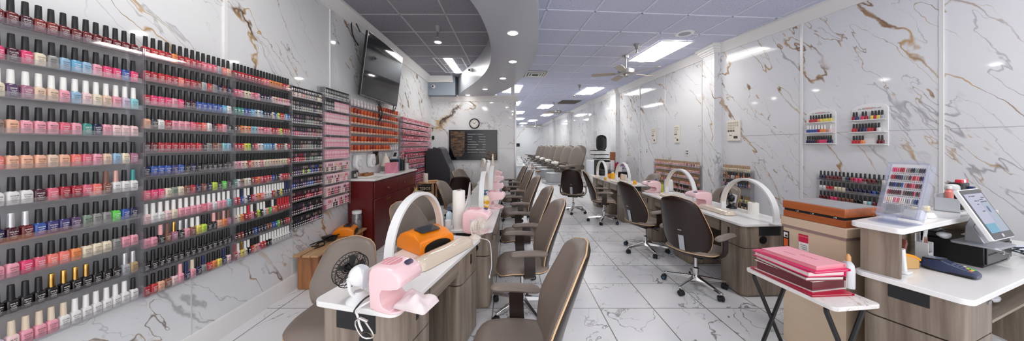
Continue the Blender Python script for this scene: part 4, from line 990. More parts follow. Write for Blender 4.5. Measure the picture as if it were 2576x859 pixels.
# right-desk bottles
JC = [srgb(250, 176, 44), srgb(244, 140, 40), srgb(246, 190, 70), srgb(200, 120, 70)]
def jar(label, loc, r, h, m, cap, group=None, name='bottle'):
    t = thing(name, label, 'bottle', loc, 0, group)
    MB().lathe([(r * .95, 0), (r, .003), (r, h * .72), (r * .8, h * .8), (r * .5, h * .84), (r * .5, h * .86)], 16).build('body', m, t)
    MB().lathe([(r * .56, h * .85), (r * .56, h), (r * .3, h * 1.005)], 14).build('cap', cap, t)
for k, (px, py, r, h, mm, cp, l) in enumerate(((1522, 448, .035, .10, mat('amber_liquid', JC[0], .15), mat('cap_orange', srgb(236, 120, 30), .4), 'tall amber one at the back'), (1531, 449, .05, .15, mat('amber_liquid2', srgb(250, 186, 50), .2), GLOSSW, 'largest, yellow-orange with white cap'), (1553, 450, .035, .12, mat('amber_liquid3', JC[3], .2), mat('cap_brown'), 'brown one beside the largest'), (1512, 453, .03, .07, mat('amber_liquid4', JC[2], .2), GLOSSW, 'short pale one, leftmost'))):
    p = pw(px, py); jar('orange liquid bottle on the far right desk, ' + l, (p[0] + .075, p[1] - .05, DZ), r, h, mm, cp, 'orange bottles on the far right desk')
p = pw(1597, 464); jar('small round yellow bottle near the edge of the far right desk', (p[0], p[1], DZ), .032, .075, mat('amber_liquid'), mat('cap_yellow', srgb(250, 214, 80), .4))
p = pw(1573, 461); jar('slim white bottle beneath the arch lamp of the far right desk', (p[0] - .03, p[1] - .2, DZ), .022, .13, GLOSSW, GLOSSW)
p = pw(1665, 484); jar('tall yellow-green bottle beside the far pink dryer on the right desk', (p[0], p[1], DZ), .024, .15, mat('lime_liquid', srgb(196, 210, 60), .2), mat('cap_green', srgb(90, 150, 60), .4))
p = pw(1658, 478); jar('dark green bottle behind the yellow-green one on the right desk', (p[0], p[1] + .1, DZ), .022, .17, mat('green_glass', srgb(40, 92, 80), .2), mat('cap_blue', srgb(50, 90, 150), .4))
p = pw(1681, 482); t = thing('tissue_box', 'white rounded tissue dispenser by the arch lamp on the right desk', 'dispenser', (p[0] + .06, p[1] + .1, DZ), .3)
MB().rings([[(x, y, z) for x, y in rrect(.09 * k, .14 * k, .03 * k, 5)] for z, k in ((0, 1), (.1, .98), (.16, .88), (.18, .7))]).build('body', GLOSSW, t, sharp=60); MB().box((0, 0, .181), (.02, .07, .004)).build('slot', MATTE, t)
p = pw(1567, 455); tag(MB().prism(rrect(.03, .16, .01), 0, .12).build('photo_block', mat('block_cream', srgb(232, 216, 200), .4), loc=(p[0] + .06, p[1] + .1, DZ), rz=.3, bevel=.01), 'cream rounded block standing behind the far hand rests', 'block')
# ------------------------------------------------------------------ left wall fittings
t = thing('television', 'large black television hanging tilted on the left wall above the orange bottles', 'television', (LX, 4.55, 2.53), 0)
m = MB(); m.M = T(.16, 0, 0) @ Matrix.Rotation(math.radians(7), 4, 'Y'); m.box((0, 0, 0), (.035, 1.24, .87)); m.box((-.035, 0, -.05), (.04, .9, .55)); cas = m.build('casing', BLACK, t, bevel=.004)
m = MB(); m.M = T(.16, 0, 0) @ Matrix.Rotation(math.radians(7), 4, 'Y'); m.box((.019, 0, .008), (.002, 1.215, .835)); m.build('screen', SCREEN, t)
m = MB(); m.M = T(.16, 0, 0) @ Matrix.Rotation(math.radians(7), 4, 'Y')
for z in (-.431, .431): m.box((.017, 0, z), (.006, 1.238, .007))
for y in (-.617, .617): m.box((.017, y, 0), (.006, .007, .868))
m.build('bezel', mat('bezel_silver', srgb(150, 152, 156), .25, .8), cas)
MB().box((.022, 0, 0), (.04, .5, .4)).box((.075, .15, .0), (.1, .04, .3)).box((.075, -.15, .0), (.1, .04, .3)).build('wall_bracket', BLACK, t)
MB().tube([(.1, -.1, -.4), (.12, -.08, -.48), (.135, -.05, -.54), (.13, -.1, -.62), (.135, -.04, -.68), (.13, -.06, -.74)], .012, 8, 2).build('cable', BLACK, t)
MB().tube([(.1, -.03, -.4), (.12, -.02, -.48), (.135, -.0, -.55), (.13, .03, -.62), (.132, -.0, -.7)], .009, 8, 2).build('cable', BLACK, t)
MB().tube([(.06, -.5, .45), (.03, -.62, .60), (.02, -.66, .52), (.03, -.64, .35), (.06, -.55, .25)], .008, 8, 2).build('cable', BLACK, t)
MB().tube([(.14, .45, -.43), (.12, .46, -.52), (.12, .52, -.53), (.13, .56, -.45)], .008, 8, 2).build('cable', BLACK, t)

# red cabinet and what stands on it
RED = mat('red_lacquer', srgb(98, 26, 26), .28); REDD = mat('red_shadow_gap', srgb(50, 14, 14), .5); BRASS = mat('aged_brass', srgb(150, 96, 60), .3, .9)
cx0, cx1, cy0, cy1, cz = LX + .012, -1.80, 3.84, 5.52, .95
t = thing('cabinet', 'dark red lacquered cabinet with three drawers and doors along the left wall', 'cabinet', (0, 0, 0))
MB().b2((cx0, cy0, .0), (cx1 - .022, cy1, cz)).build('body', RED, t, bevel=.002)
ys = [cy0 + .015, 4.62, 5.15, cy1 - .015]
for a, b in zip(ys, ys[1:]):
    d = MB().b2((cx1 - .02, a + .004, .71), (cx1, b - .004, .925)).build('drawer', RED, t, bevel=.003)
    MB().lathe([(.006, 0), (.006, .012), (.016, .018), (.016, .026), (.008, .03)], 14, (cx1, (a + b) / 2, .81), 'x').box((cx1 + .024, (a + b) / 2, .81), (.01, .07, .014)).build('knob', BRASS, d, bevel=.002)
    mid = (a + b) / 2
    for u, v, ky in ((a, mid, mid - .03), (mid, b, mid + .03)):
        d = MB().b2((cx1 - .02, u + .004, .09), (cx1, v - .003, .70)).build('door', RED, t, bevel=.003)
        MB().lathe([(.006, 0), (.006, .012), (.016, .018), (.016, .026), (.008, .03)], 14, (cx1, ky, .655), 'x').build('knob', BRASS, d)
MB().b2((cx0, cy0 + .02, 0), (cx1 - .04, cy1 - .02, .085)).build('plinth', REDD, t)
tag(MB().b2((cx0, cy0 - .015, cz), (cx1 + .015, cy1 + .015, cz + .028)).build('worktop', QUARTZ, bevel=.004), 'white stone worktop on the dark red cabinet', 'worktop')
CT = cz + .0295
def at_ct(px, py): return atZ(px, py, CT)
t = thing('nail_tip_tray', 'small wooden tray of brown sample blocks at the near end of the worktop', 'tray', (-2.0, 4.05, CT))
MB().b2((-.07, -.11, 0), (.07, .11, .022)).build('board', mat('tray_white', srgb(228, 222, 214), .4), t, bevel=.003)
m = MB(); PW = mat('block_wood', srgb(150, 96, 58), .5)
for i in range(7):
    for j in range(2): MB().box((-.035 + .07 * j, -.095 + .031 * i, .042), (.03, .026, .038)).build('block', PW, t, bevel=.003)
tag(MB().b2((-.16, -.2, 0), (.14, .2, .006)).build('paper_sheet', mat('paper', srgb(244, 244, 244), .6), loc=(-1.97, 4.42, CT)), 'white paper sheet lying flat on the worktop', 'paper')
t = thing('photo_card', 'small dark photo card leaning by the wall at the near end of the worktop', 'card', (-2.11, 3.98, CT), 0)
m = MB(); m.M = Matrix.Rotation(-.1, 4, 'Y'); m.b2((-.004, -.07, 0), (.004, .07, .1)); m.build('card', mat('card_dark', srgb(52, 48, 46), .4), t); m = MB(); m.M = Matrix.Rotation(-.1, 4, 'Y'); m.b2((.0035, -.055, .012), (.005, .0, .055)).b2((.0035, .01, .01), (.005, .05, .07)); m.build('print', mat('card_light', srgb(206, 200, 196), .5), t)
t = thing('gift_box', 'pink box standing on the worktop with a pale diagonal line', 'box', (-1.92, 4.72, CT))
MB().b2((-.05, -.16, 0), (.04, .16, .165)).build('box', mat('box_rosepink', srgb(222, 136, 158), .45), t, bevel=.004)
m = MB(); m.tube([(.0415, .15, .155), (.0415, -.05, .01)], .002, 6); m.build('ribbon', mat('ribbon_pale', srgb(246, 206, 214), .4), t)
for k, (y, h, c, l) in enumerate(((4.937, .2, MATTE, 'black document case behind the pink box'), (4.98, .2, mat('folder_navy', srgb(38, 44, 70), .4), 'navy upright folder beside the pink box'), (5.03, .21, mat('folder_blue', srgb(96, 124, 160), .4), 'pale blue upright folder'), (5.09, .205, BLACK, 'black upright folder beside the brush jars'))):
    x = -2.0 if k == 0 else -1.99
    o = MB().b2((-.08, -.014, 0), (.07, .014, h)).build('folder', c, loc=(x, y, CT), rz=.12 if k else .0, bevel=.003); tag(o, 'dark %s on the red cabinet worktop' % l if k == 0 else l + ' on the red cabinet worktop', 'folder')
for k, (x, y, r, h, bm_, l) in enumerate(((-1.93, 5.165, .042, .19, BLACK, 'black tall brush cup at the front of the worktop'), (-1.98, 5.27, .05, .11, mat('cup_dark_red', srgb(110, 50, 50), .3), 'dark red cup of brushes and red bottles on the worktop'), (-1.93, 5.36, .045, .12, mat('cup_clear', srgb(206, 206, 206), .2), 'clear cup of white tools at the far end of the worktop'), (-2.03, 5.42, .05, .14, mat('cup_grey', srgb(170, 170, 172), .3), 'grey cup of tools against the wall on the worktop'))):
    t = thing('tool_cup', l, 'cup', (x, y, CT))
    MB().lathe([(r, 0), (r, h), (r * .9, h), (r * .9, h * .3), (.001, h * .3)], 18).build('cup', bm_, t)
    q = random.Random(k)
    for i in range(9):
        a, d = q.uniform(0, 6.28), q.uniform(.0, r * .7); e = q.uniform(.05, .14)
        b = (d * math.cos(a), d * math.sin(a), h * .35); tp = (b[0] * 1.9, b[1] * 1.9, h + e)
        mm = [BLACK, GLOSSW, mat('tool_red', srgb(170, 40, 50), .35), STEEL][q.randrange(4)]
        MB().cyl(b, tp, .005, .004, 8).ell(tp, (.008, .008, .014), 8, 6).build('tool', mm, t)
t = thing('tool_caddy', 'white angled tool caddy with dark sticks leaning at the wall end of the worktop', 'caddy', (-2.095, 5.2, CT + .001))
MB().rings([[(x, y, z) for x, y in rrect(w, .2, .01, 3)] for z, w in ((.0, .07), (.19, .07), (.24, .05))]).build('case', mat('caddy_white', srgb(216, 212, 208), .4), t, sharp=60)
for k in range(4): MB().cyl((.0, .06 - .03 * k, .2), (.02, .09 - .03 * k, .31), .006).build('stick', MATTE, t)
# hangers on the wall above the worktop
for k, (y, l) in enumerate(((4.02, 'nearer'), (4.42, 'farther'))):
    t = thing('tip_dispenser', 'white wall dispenser with round opening under the orange rack, %s one' % l, 'dispenser', (LX + .002, y, 1.10), 0, 'white wall dispensers')
    MB().rings([[(x, yy, z) for x, yy in rrect(.07, w, .02, 4, .036, 0)] for z, w in ((0, .10), (.06, .17), (.14, .15), (.19, .11))]).build('body', GLOSSW, t, sharp=60)
    m = MB(); m.lathe([(.04, .068), (.045, .076), (.05, .073), (.05, .068)], 20, (0, 0, .075), 'x'); m.build('opening_ring', mat('ring_silver', srgb(190, 188, 186), .3, .5), t)
t = thing('tablet', 'black tablet hanging tilted on the wall under the orange rack', 'tablet', (LX + .012, 4.62, 1.22))
m = MB(); m.M = Matrix.Rotation(.12, 4, 'X'); m.b2((0, -.075, -.11), (.014, .075, .11)); m.build('case', BLACK, t, bevel=.006); m = MB(); m.M = Matrix.Rotation(.12, 4, 'X'); m.b2((.0135, -.064, -.095), (.0155, .064, .095)); m.build('screen', SCREEN, t)
t = thing('pointed_display', 'cream cone-shaped display holder on the wall at the worktop', 'display', (LX + .09, 4.80, CT))
MB().b2((-.045, -.11, 0), (.05, .11, .02)).build('base', GLOSSW, t, bevel=.003); MB().lathe([(.08, .1), (.055, .2), (.018, .28), (.008, .31), (.002, .315)], 18).lathe([(.02, .02), (.02, .1), (.08, .105)], 14).build('cone', mat('cone_cream', srgb(236, 222, 206), .45), t)
t = thing('glove_tag', 'yellow tag and grey keys hanging from the last cabinet door knob', 'tag', (cx1 + .045, 5.30, .64))
m = MB(); m.M = Matrix.Rotation(.4, 4, 'X'); m.b2((0, -.01, -.17), (.004, .10, -.03)); m.build('tag', mat('tag_yellow', srgb(240, 212, 60), .5), t)
MB().tube([(0, 0, .02), (.004, -.02, -.04), (.006, -.035, -.12), (.004, -.01, -.2), (.006, .02, -.16)], .008, 6, 2).build('keys', mat('keys_grey', srgb(190, 188, 190), .3, .6), t)

# crate bench with orange lamp
t = thing('wooden_crate', 'low wooden crate bench with slatted top against the left wall', 'crate', (-2.035, 3.335, 0), 0)
for x in (-.055, .035, .115):
    MB().box((x, 0, .338), (.072, .97, .022)).build('slat', PINE, t, bevel=.003)
for y in (-.44, .42): MB().box((.03, y, .165), (.2, .02, .322)).build('end_board', PINED, t, bevel=.002)
MB().box((.03, 0, .012), (.2, .7, .02)).build('bottom_board', PINED, t, bevel=.002); MB().box((-.06, 0, .17), (.016, .7, .26)).build('back_board', PINED, t, bevel=.002)
uv_lamp('orange curing lamp on the low wooden crate bench by the red cabinet', (-2.0, 3.545, .351), math.radians(15), .95)
t = thing('charger_bundle', 'black tangle of chargers and cords on the wooden crate bench', 'cords', (-2.05, 3.25, .35))
q = random.Random(3)
for k in range(4): MB().tube([(q.uniform(-.05, .08), -.22 + .055 * i + q.uniform(-.03, .03), .008 + q.uniform(0, .045)) for i in range(7)], .006, 6, 2).build('cord', BLACK, t)
MB().box((.02, .08, .02), (.07, .13, .035), Matrix.Rotation(.3, 3, 'Z')).build('charger', MATTE, t, bevel=.005); MB().box((.0, .02, .05), (.06, .1, .03), Matrix.Rotation(-.4, 3, 'Z')).build('charger', BLACK, t, bevel=.005)
t = thing('storage_jar', 'clear jar with white lid standing by the red cabinet behind the orange lamp', 'jar', (-2.0, 3.795 - .0, .35))
t.location = (-1.98, 3.755, .35)
MB().lathe([(.055, 0), (.06, .006), (.06, .17), (.05, .19), (.05, .2), (.047, .2), (.047, .185), (.056, .168), (.056, .008), (.001, .006)], 26).build('glass', clear('jar_glass', (.86, .87, .88), .12, .15, (.5, .5, .5)), t); MB().lathe([(.054, .198), (.056, .2), (.056, .23), (.052, .235)], 24).build('lid', GLOSSW, t)
MB().ell((.01, .0, .06), (.036, .036, .055), 12, 8, .7, .7).build('contents', mat('jar_contents', srgb(220, 214, 206), .7), t)

# black kiosk, candle crate
t = thing('kiosk', 'tall black self-service kiosk beside the partition', 'kiosk', (-1.74, 7.2, 0))
KP = [(-.3, 0), (.27, 0), (.27, .86), (.06, 1.34), (-.05, 1.36), (-.3, 1.28)]
m = MB(); m.M = Matrix(((1, 0, 0, 0), (0, 0, 1, 0), (0, 1, 0, 0), (0, 0, 0, 1))); m.prism(KP, -.28, .28); m.build('housing', mat('kiosk_black', srgb(44, 46, 52), .45), t, bevel=.012, seg=3)
m = MB(); m.ribbon([(.272, 0, .05), (.272, 0, .86), (.075, 0, 1.325), (.0, 0, 1.368)], (0, .5, 0), .03); m.build('front_panel', mat('kiosk_grey', srgb(110, 114, 122), .3, .3), t)
MB().b2((-.18, -.284, .03), (.16, -.278, .5)).build('lower_panel', BLACK, t)
MB().box((-.22, -.1, 1.315), (.12, .12, .05)).ell((-.12, -.15, 1.35), (.04, .04, .03), 10, 6).build('cables', mat('cable_mix', srgb(60, 70, 90), .5), t)
t = thing('small_crate', 'small wooden crate stand holding the white candle near the kiosk', 'crate', (-1.73, 6.0, 0))
for z in (.02, .35, .66): MB().box((0, 0, z), (.34, .3, .02)).build('shelf', PINE, t, bevel=.003)
for x in (-.15, .15):
    for y in (-.13, .13): MB().box((x, y, .34), (.035, .03, .66)).build('post', PINE, t, bevel=.002)
MB().b2((-.17, -.155, .36), (.17, -.145, .62)).build('front_board', PINE, t)
m = MB().b2((-.13, -.166, .50), (.13, -.156, .62)); pl = m.build('plate', MATTE, t, bevel=.004); put_text('TEBOS', .075, mat('plate_ink', srgb(226, 214, 180), .5), pl, T(0, -.1675, .56) @ FACE_NY)
t = thing('candle', 'white pillar candle on the small wooden crate', 'candle', (-1.75, 5.96, .67))
MB().lathe([(.045, 0), (.047, .004), (.047, .17), (.04, .178), (.01, .172)], 24).build('wax', mat('candle_wax', srgb(242, 236, 226), .5), t); MB().cyl((0, 0, .17), (0, 0, .186), .002, n=6).build('wick', MATTE, t)
tag(MB().prism(rrect(.22, .1, .02), 0, .03).build('folded_cloth', mat('cloth_tan', srgb(196, 160, 124), .9), loc=(-1.64, 6.08, .67), rz=.3, bevel=.01), 'tan folded cloth beside the white candle', 'cloth')

# partition: clock, menu screen, thermostat
t = thing('wall_clock', 'round black-rimmed clock above the menu screen', 'clock', (-1.0, 7.84, 2.0))
m = MB(); m.lathe([(.108, -.02), (.112, -.032), (.128, -.036), (.138, -.025), (.14, 0), (.0, 0)], 40, (0, 0, 0), 'y'); m.build('rim', BLACK, t)
m = MB(); m.lathe([(.0, -.022), (.11, -.022), (.11, -.012)], 36, (0, 0, 0), 'y'); fc = m.build('dial', mat('dial_white', srgb(238, 236, 230), .5), t)
for k in range(12):
    a = PI / 2 - 2 * PI * (k + 1) / 12; put_text(str(k + 1), .034, BLACK, fc, T(.084 * math.cos(a), -.0228, .084 * math.sin(a)) @ FACE_NY, 'numeral')
for ang, L, w in ((PI / 2 - 2 * PI * 8.15 / 60, .08, .006), (PI / 2 - 2 * PI * 10.14 / 12, .055, .009)):
    m = MB(); m.M = T(0, -.0245, 0) @ Matrix.Rotation(-ang, 4, 'Y'); m.b2((-.015, -.001, -w / 2), (L, .001, w / 2)); m.build('hand', BLACK, t)
t = thing('menu_screen', 'black wall screen showing a price menu under the clock', 'screen', (-1.03, 7.84, 1.43))
MB().b2((-.64, -.05, -.40), (.64, -.002, .40)).build('casing', BLACK, t, bevel=.004); sc = MB().b2((-.625, -.052, -.385), (.625, -.0495, .385)).build('screen', mat('menu_dark', srgb(16, 16, 24), .12), t)
MB().b2((-.642, -.048, -.402), (.642, -.04, -.396)).b2((-.642, -.048, .396), (.642, -.04, .402)).b2((-.645, -.048, -.4), (-.638, -.04, .4)).b2((.638, -.048, -.4), (.645, -.04, .4)).build('bezel', mat('bezel_silver'), t)
MI = mat('menu_ink', srgb(196, 196, 196), .5, 0, .15)
for k, (a, b) in enumerate((('Uramperpondus, Oamdopnum', ''), ('annonnoo', 'Tnoror, onor'), ('Uonooor', 'Enoor pnoo'), ('ompreDoounoot,', 'Enoootunono'), ('onot nnooonDonoon', 'Bnon'), ('Enroonnoooebol', 'Onor'), ('Enoe orponn ponoon', 'Snroonnoodb oo'), ('onoo ortoonooono,', 'Snnoootboo'))):
    z = .285 - .068 * k
    put_text(a, .034, MI, sc, T(-.15, -.0535, z) @ FACE_NY, align='LEFT')
    if b: put_text(b, .034, MI, sc, T(.33, -.0535, z) @ FACE_NY, align='RIGHT')
def menu_art():
    m = mat('menu_picture', srgb(70, 50, 36), .3); N = NT(m); c = N.mix(N.rng(N.noise(N.vmap(N.obj(), scale=(1, 1, 3)), 9, 4), .35, .65), srgb(30, 20, 18), srgb(120, 92, 66)); N.l(c, N.p.inputs['Base Color']); return m
MAT_ART = menu_art()
for pts in ([(-.60, .36), (-.22, .36), (-.23, -.2), (-.3, -.3), (-.5, -.32), (-.58, -.1)], [(.34, -.37), (.37, -.2), (.42, -.15), (.46, -.2), (.46, -.37)], [(.47, -.37), (.49, -.22), (.54, -.16), (.59, -.2), (.61, -.37)]):
    m = MB(); m.M = T(0, -.0525, 0) @ FACE_NY; m.prism(pts, -.0005, .0005); m.build('menu_picture', MAT_ART, sc)
tag(MB().b2((-.03, -.02, -.05), (.03, 0, .05)).build('thermostat_box', MATTE, loc=(-2.1, 7.84, 1.62), bevel=.004), 'small dark control box in the corner by the pink rack', 'thermostat')  # the dark box is a thermostat control

# ------------------------------------------------------------------ right wall fittings
def on_wall(px, py):
    y = 4.0
    for _ in range(60): y = y + (wall_x(y) / ((px - CX) / FPX) - y) * .5
    return wall_x(y), y, EYE - (py - HY) / FPX * y
def wall_ang(y): return math.atan((wall_x(y + .05) - wall_x(y - .05)) / .1) * -1
POST = mat('poster_paper', srgb(232, 226, 214), .5); PRT = mat('poster_print', srgb(196, 184, 168), .5)
for px, py, w, h, l in ((1847, 329, .24, .34, 'largest, on the wall just before the first pillar'), (1704, 338, .17, .37, 'between two white strips past the first pillar'), (1646, 341, .17, .37, 'farther one above the two small outlets')):
    x, y, z = on_wall(px, py); t = thing('price_poster', 'cream price chart on the right wall, ' + l, 'poster', (x, y, z), wall_ang(y), 'cream price charts')
    MB().b2((-.02, -w / 2, -h / 2), (-.001, w / 2, h / 2)).build('board', POST, t, bevel=.002)
    for j in range(4):
        for i in range(6):
            if j < 2 or i < 4: MB().box((-.021, w / 2 - w * (i + .9) / 7.2, h * .38 - h * .13 * j), (.002, w * .09, h * .085)).build('print', PRT if j < 3 else mat('poster_ink', srgb(70, 62, 58), .5), t)
    MB().box((-.021, -w * .18, -h * .33), (.002, w * .3, h * .12)).box((-.021, w * .2, -h * .22), (.002, w * .2, h * .03)).build('print', mat('poster_ink'), t)
for px, py, w, h, n, l in ((1729, 384, .095, .13, 2, 'white double socket plate under the middle price chart'), (1628, 380, .06, .1, 1, 'white socket plate, nearer of the two small ones'), (1612, 380, .06, .1, 1, 'white socket plate, farther of the two small ones')):
    x, y, z = on_wall(px, py); t = thing('wall_outlet', l, 'outlet', (x, y, z), wall_ang(y))
    MB().b2((-.01, -w / 2, -h / 2), (0, w / 2, h / 2)).build('plate', GLOSSW, t, bevel=.002)
    for i in range(n):
        for s in (-1, 1): MB().box((-.0105, (i - (n - 1) / 2) * .04, s * .025), (.003, .024, .03)).build('socket', mat('socket_dark', srgb(70, 68, 68), .5), t)
x, y, z = on_wall(1500, 345)
t = thing('framed_certificate', 'narrow white framed notice on the wall beside the black massage headrest', 'frame', (x, y, z), wall_ang(y)); MB().b2((-.02, -.2, -.28), (0, .2, .28)).build('frame', WHITE, t, bevel=.004); MB().b2((-.022, -.16, -.24), (-.019, .16, .24)).build('notice', mat('notice_grey', srgb(206, 206, 208), .5), t)
# black stand beside second pillar
t = thing('supply_table', 'black supply table beside the second pillar', 'table', (2.93, 8.45, 0), math.radians(4))
MB().prism(rrect(.5, 1.1, .06), .66, .70).build('tabletop', BLACK, t, bevel=.004); MB().box((0, 0, .6), (.42, 1.0, .1)).build('apron', MATTE, t)
for i in (-1, 1):
    for j in (-1, 1): MB().cyl((i * .2, j * .48, 0), (i * .2, j * .48, .66), .02).build('leg', MATTE, t)
SX = .70
def stand_item(name, label, cat, px, y, w, d, h, m, r=.015, z=SX):
    x = (px - CX) / FPX * y; return tag(MB().prism(rrect(w, d, r), 0, h).build(name, m, loc=(x, y, z), bevel=.006), label, cat)
stand_item('towel_stack', 'white squared towel stack on the black supply table', 'towels', 1530, 8.65, .15, .16, .22, GLOSSW)
t = thing('wipe_roll', 'tall white wipe roll beside the towel stack on the supply table', 'roll', ((1541 - CX) / FPX * 8.4, 8.4, SX)); MB().lathe([(.055, 0), (.055, .29), (.02, .29), (.02, .27), (.001, .27)], 20).build('roll', GLOSSW, t)
stand_item('red_box', 'bright red box on the black supply table', 'box', 1554, 8.44, .11, .11, .22, mat('box_red', srgb(204, 30, 70), .4))
t = thing('massage_headrest', 'black tiered headrest stand with curved back by the second pillar', 'stand', (2.85, 9.35, 0), math.radians(10))
MB().prism(rrect(.36, .4, .04), 0, .95).build('cabinet', MATTE, t, bevel=.004)
MB().box((0, 0, 1.0), (.46, .3, .03)).box((-.06, .02, 1.12), (.5, .26, .03)).box((-.1, .05, 1.26), (.44, .2, .03)).build('tier', BLACK, t, bevel=.004)
MB().slab(lambda u, v: (u * .17 * endround(v, .3, .3), .05 - .05 * u * u, 1.25 + .5 * v), lambda u, v: (u * .17 * endround(v, .3, .3), .1 - .05 * u * u, 1.25 + .5 * v), 10, 14).build('headrest', BLACK, t)
stand_item('wood_box', 'upright brown wooden box on the supply table before the black stand', 'box', 1541, 8.72, .14, .12, .52, mat('box_brown', srgb(150, 96, 58), .5))
t = thing('crystal_tray', 'clear trays of glassware with purple flowers on the supply table', 'flowers', (3.08, 8.12, SX + .001), .05)
MB().b2((-.1, -.18, 0), (.1, .18, .06)).build('tray', clear('tray_clear', (.9, .9, .92), .15, .35), t)
q = random.Random(11); FL = [mat('flower_purple', srgb(92, 60, 128), .7), mat('flower_lilac', srgb(178, 156, 196), .7), mat('flower_white', srgb(226, 220, 226), .6)]
for mm in FL:
    m = MB()
    for i in range(26): m.ell((q.uniform(-.1, .1), q.uniform(-.2, .2), q.uniform(.08, .24)), (.018, .018, .016), 7, 5)
    tag(m.build('blossoms', mm, t), kind='stuff')
stand_item('glass_jar', 'frosted white jar in front of the purple flowers on the supply table', 'jar', 1558, 7.97, .12, .11, .14, GLASS if False else mat('jar_frost', srgb(222, 222, 224), .2))
tag(MB().prism(rrect(.5, .9, .05), 0, .9).build('towel_cabinet', mat('cabinet_white', srgb(222, 226, 232), .35), loc=(2.92, 10.12, 0), rz=.05, bevel=.01), 'white towel cabinet between pedicure chairs and second pillar', 'cabinet')

# ------------------------------------------------------------------ pedicure stations
PLE = mat('spa_leather', srgb(112, 101, 92), .4); PLS = mat('spa_leather_dark', srgb(72, 64, 58), .45); BAS = mat('basin_grey', srgb(160, 162, 166), .25)
def spa_chair():
    t = thing('pedicure_chair', 'x', 'spa chair', group='brown pedicure spa chairs')    # faces local -X
    MB().prism([(-.95, -.36), (.45, -.36), (.45, .36), (-.95, .36)], 0, .05).build('plinth', mat('plinth_grey', srgb(170, 172, 176), .4), t, bevel=.01)
    MB().rings([[(x * k + cx, y * k2, z) for x, y in rrect(.62, .66, .16, 5)] for z, k, k2, cx in ((.05, .9, .9, -.60), (.2, .96, .98, -.61), (.36, 1.0, 1.0, -.62), (.40, 1.02, 1.02, -.62))]).build('basin', BAS, t, sharp=50)
    MB().rings([[(x * k - .62, y * k, z) for x, y in rrect(.5, .54, .13, 5)] for z, k in ((.401, 1.0), (.404, 1.0))]).build('liner', mat('liner_white', srgb(228, 230, 232), .3), t)
    MB().ell((.08, 0, .32), (.36, .33, .29), 24, 14, .6, .6).build('base_shell', PLE, t)
    MB().ell((-.02, 0, .60), (.36, .26, .09), 24, 12, .7, .5).build('seat', PLE, t)
    prof = lambda u, v, o: (.20 + .28 * v + o * (1 - abs(u) ** 2.5) ** .5 * endround(v, .1, .15), u * (.42 + .06 * math.sin(v * PI)) * endround(v, .15, .35), .56 + .86 * v)
    MB().slab(lambda u, v: prof(u, v, -.11), lambda u, v: prof(u, v, .16), 14, 20).build('backrest', PLE, t, sharp=70)
    MB().slab(lambda u, v: (.36 + .12 * v - .02 - .05 * (1 - u * u), u * .18 * endround(v, .3, .3), 1.16 + .22 * v), lambda u, v: (.40 + .1 * v, u * .15 * endround(v, .3, .3), 1.16 + .22 * v), 10, 10).build('head_pillow', PLS, t, sharp=70)
    for s in (-1, 1):
        a = MB().rings([[(x, s * (.33 + dy), z) for x, dy, z in ((x0, -.07, z0), (x0, .07, z0), (x0, .06, z0 + h), (x0, -.06, z0 + h))] for x0, z0, h in ((-.42, .58, .05), (-.34, .53, .16), (.1, .50, .22), (.36, .52, .2), (.42, .56, .1))]).build('armrest', PLE, t, bevel=.02)
        m = MB(); m.prism([(-.05, -.003), (-.05, .003), (.0, .003), (.0, -.003)], 0, .01); MB().ell((-.12, s * .40, .6), (.13, .006, .035), 16, 6).build('side_inset', BLACK, a)
        MB().slab(lambda u, v: (-.40 - .22 * v, s * .33 + u * .10, .72 + .03 * v + .02 * (1 - u * u)), lambda u, v: (-.40 - .22 * v, s * .33 + u * .10, .69 + .03 * v), 8, 6).build('side_tray', PLS, t)
    MB().box((-.52, 0, .47), (.10, .3, .07)).cyl((-.6, 0, .42), (-.6, 0, .5), .02).build('foot_rest', PLS, t, bevel=.02)
    MB().tube([(-.36, .1, .4), (-.36, .1, .55), (-.40, .1, .6), (-.46, .1, .58)], .012, 8, 1).build('faucet', CHROME, t)
    return t
SP = spa_chair(); sy = [11.1, 12.7, 14.3, 15.9, 17.5, 19.3, 21.2]
for i, y in enumerate(sy):
    x = wall_x(y) - 1.12
    lb = 'brown leather pedicure spa chair, %s of seven' % ('nearest' if i == 0 else 'farthest' if i == 6 else ORD[i] + ' from the nearest')
    if i == 0: SP.location = (x, y, 0); SP.rotation_euler.z = .38; SP['label'] = lb
    else: dup(SP, (x, y, 0), .34, lb)
# trolleys and stools along the pedicure row
def trolley():
    t = thing('pedicure_trolley', 'x', 'trolley', group='pedicure trolleys')
    MB().prism(rrect(.3, .42, .03), .50, .53).build('top', BAS, t, bevel=.004); MB().prism(rrect(.28, .4, .03), .06, .50).build('drawers', mat('drawer_clear', srgb(206, 210, 214), .25), t, bevel=.006)
    for k in range(3): MB().box((-.141, 0, .13 + .14 * k), (.006, .3, .09)).build('drawer_front', mat('drawer_front_grey', srgb(170, 174, 180), .3), t, bevel=.002)
    for i in (-1, 1):
        for j in (-1, 1): MB().lathe([(.004, -.01), (.026, -.008), (.026, .008), (.004, .01)], 12, (i * .11, j * .16, .028), 'y').build('caster', MATTE, t)
    q = random.Random(2)
    for k in range(7): MB().lathe([(.02, .53), (.02, .53 + .09), (.01, .64), (.01, .66)], 10, (q.uniform(-.11, .11), q.uniform(-.16, .16), 0)).build('bottle', [GLOSSW, mat('bottle_clear', srgb(214, 218, 222), .2), mat('bottle_brown', srgb(120, 84, 62), .3)][k % 3], t)
    return t
TR = trolley(); tx = [(.72, 10.9), (.80, 12.4), (.76, 14.0), (.74, 15.7), (.72, 17.3), (.55, 19.2)]
for i, (x, y) in enumerate(tx):
    lb = 'clear pedicure trolley with bottles on top, %s of the row' % ('nearest' if i == 0 else 'last' if i == 5 else ORD[i])
    if i == 0: TR.location = (x, y, 0); TR['label'] = lb
    else: dup(TR, (x, y, 0), .1 * i, lb)
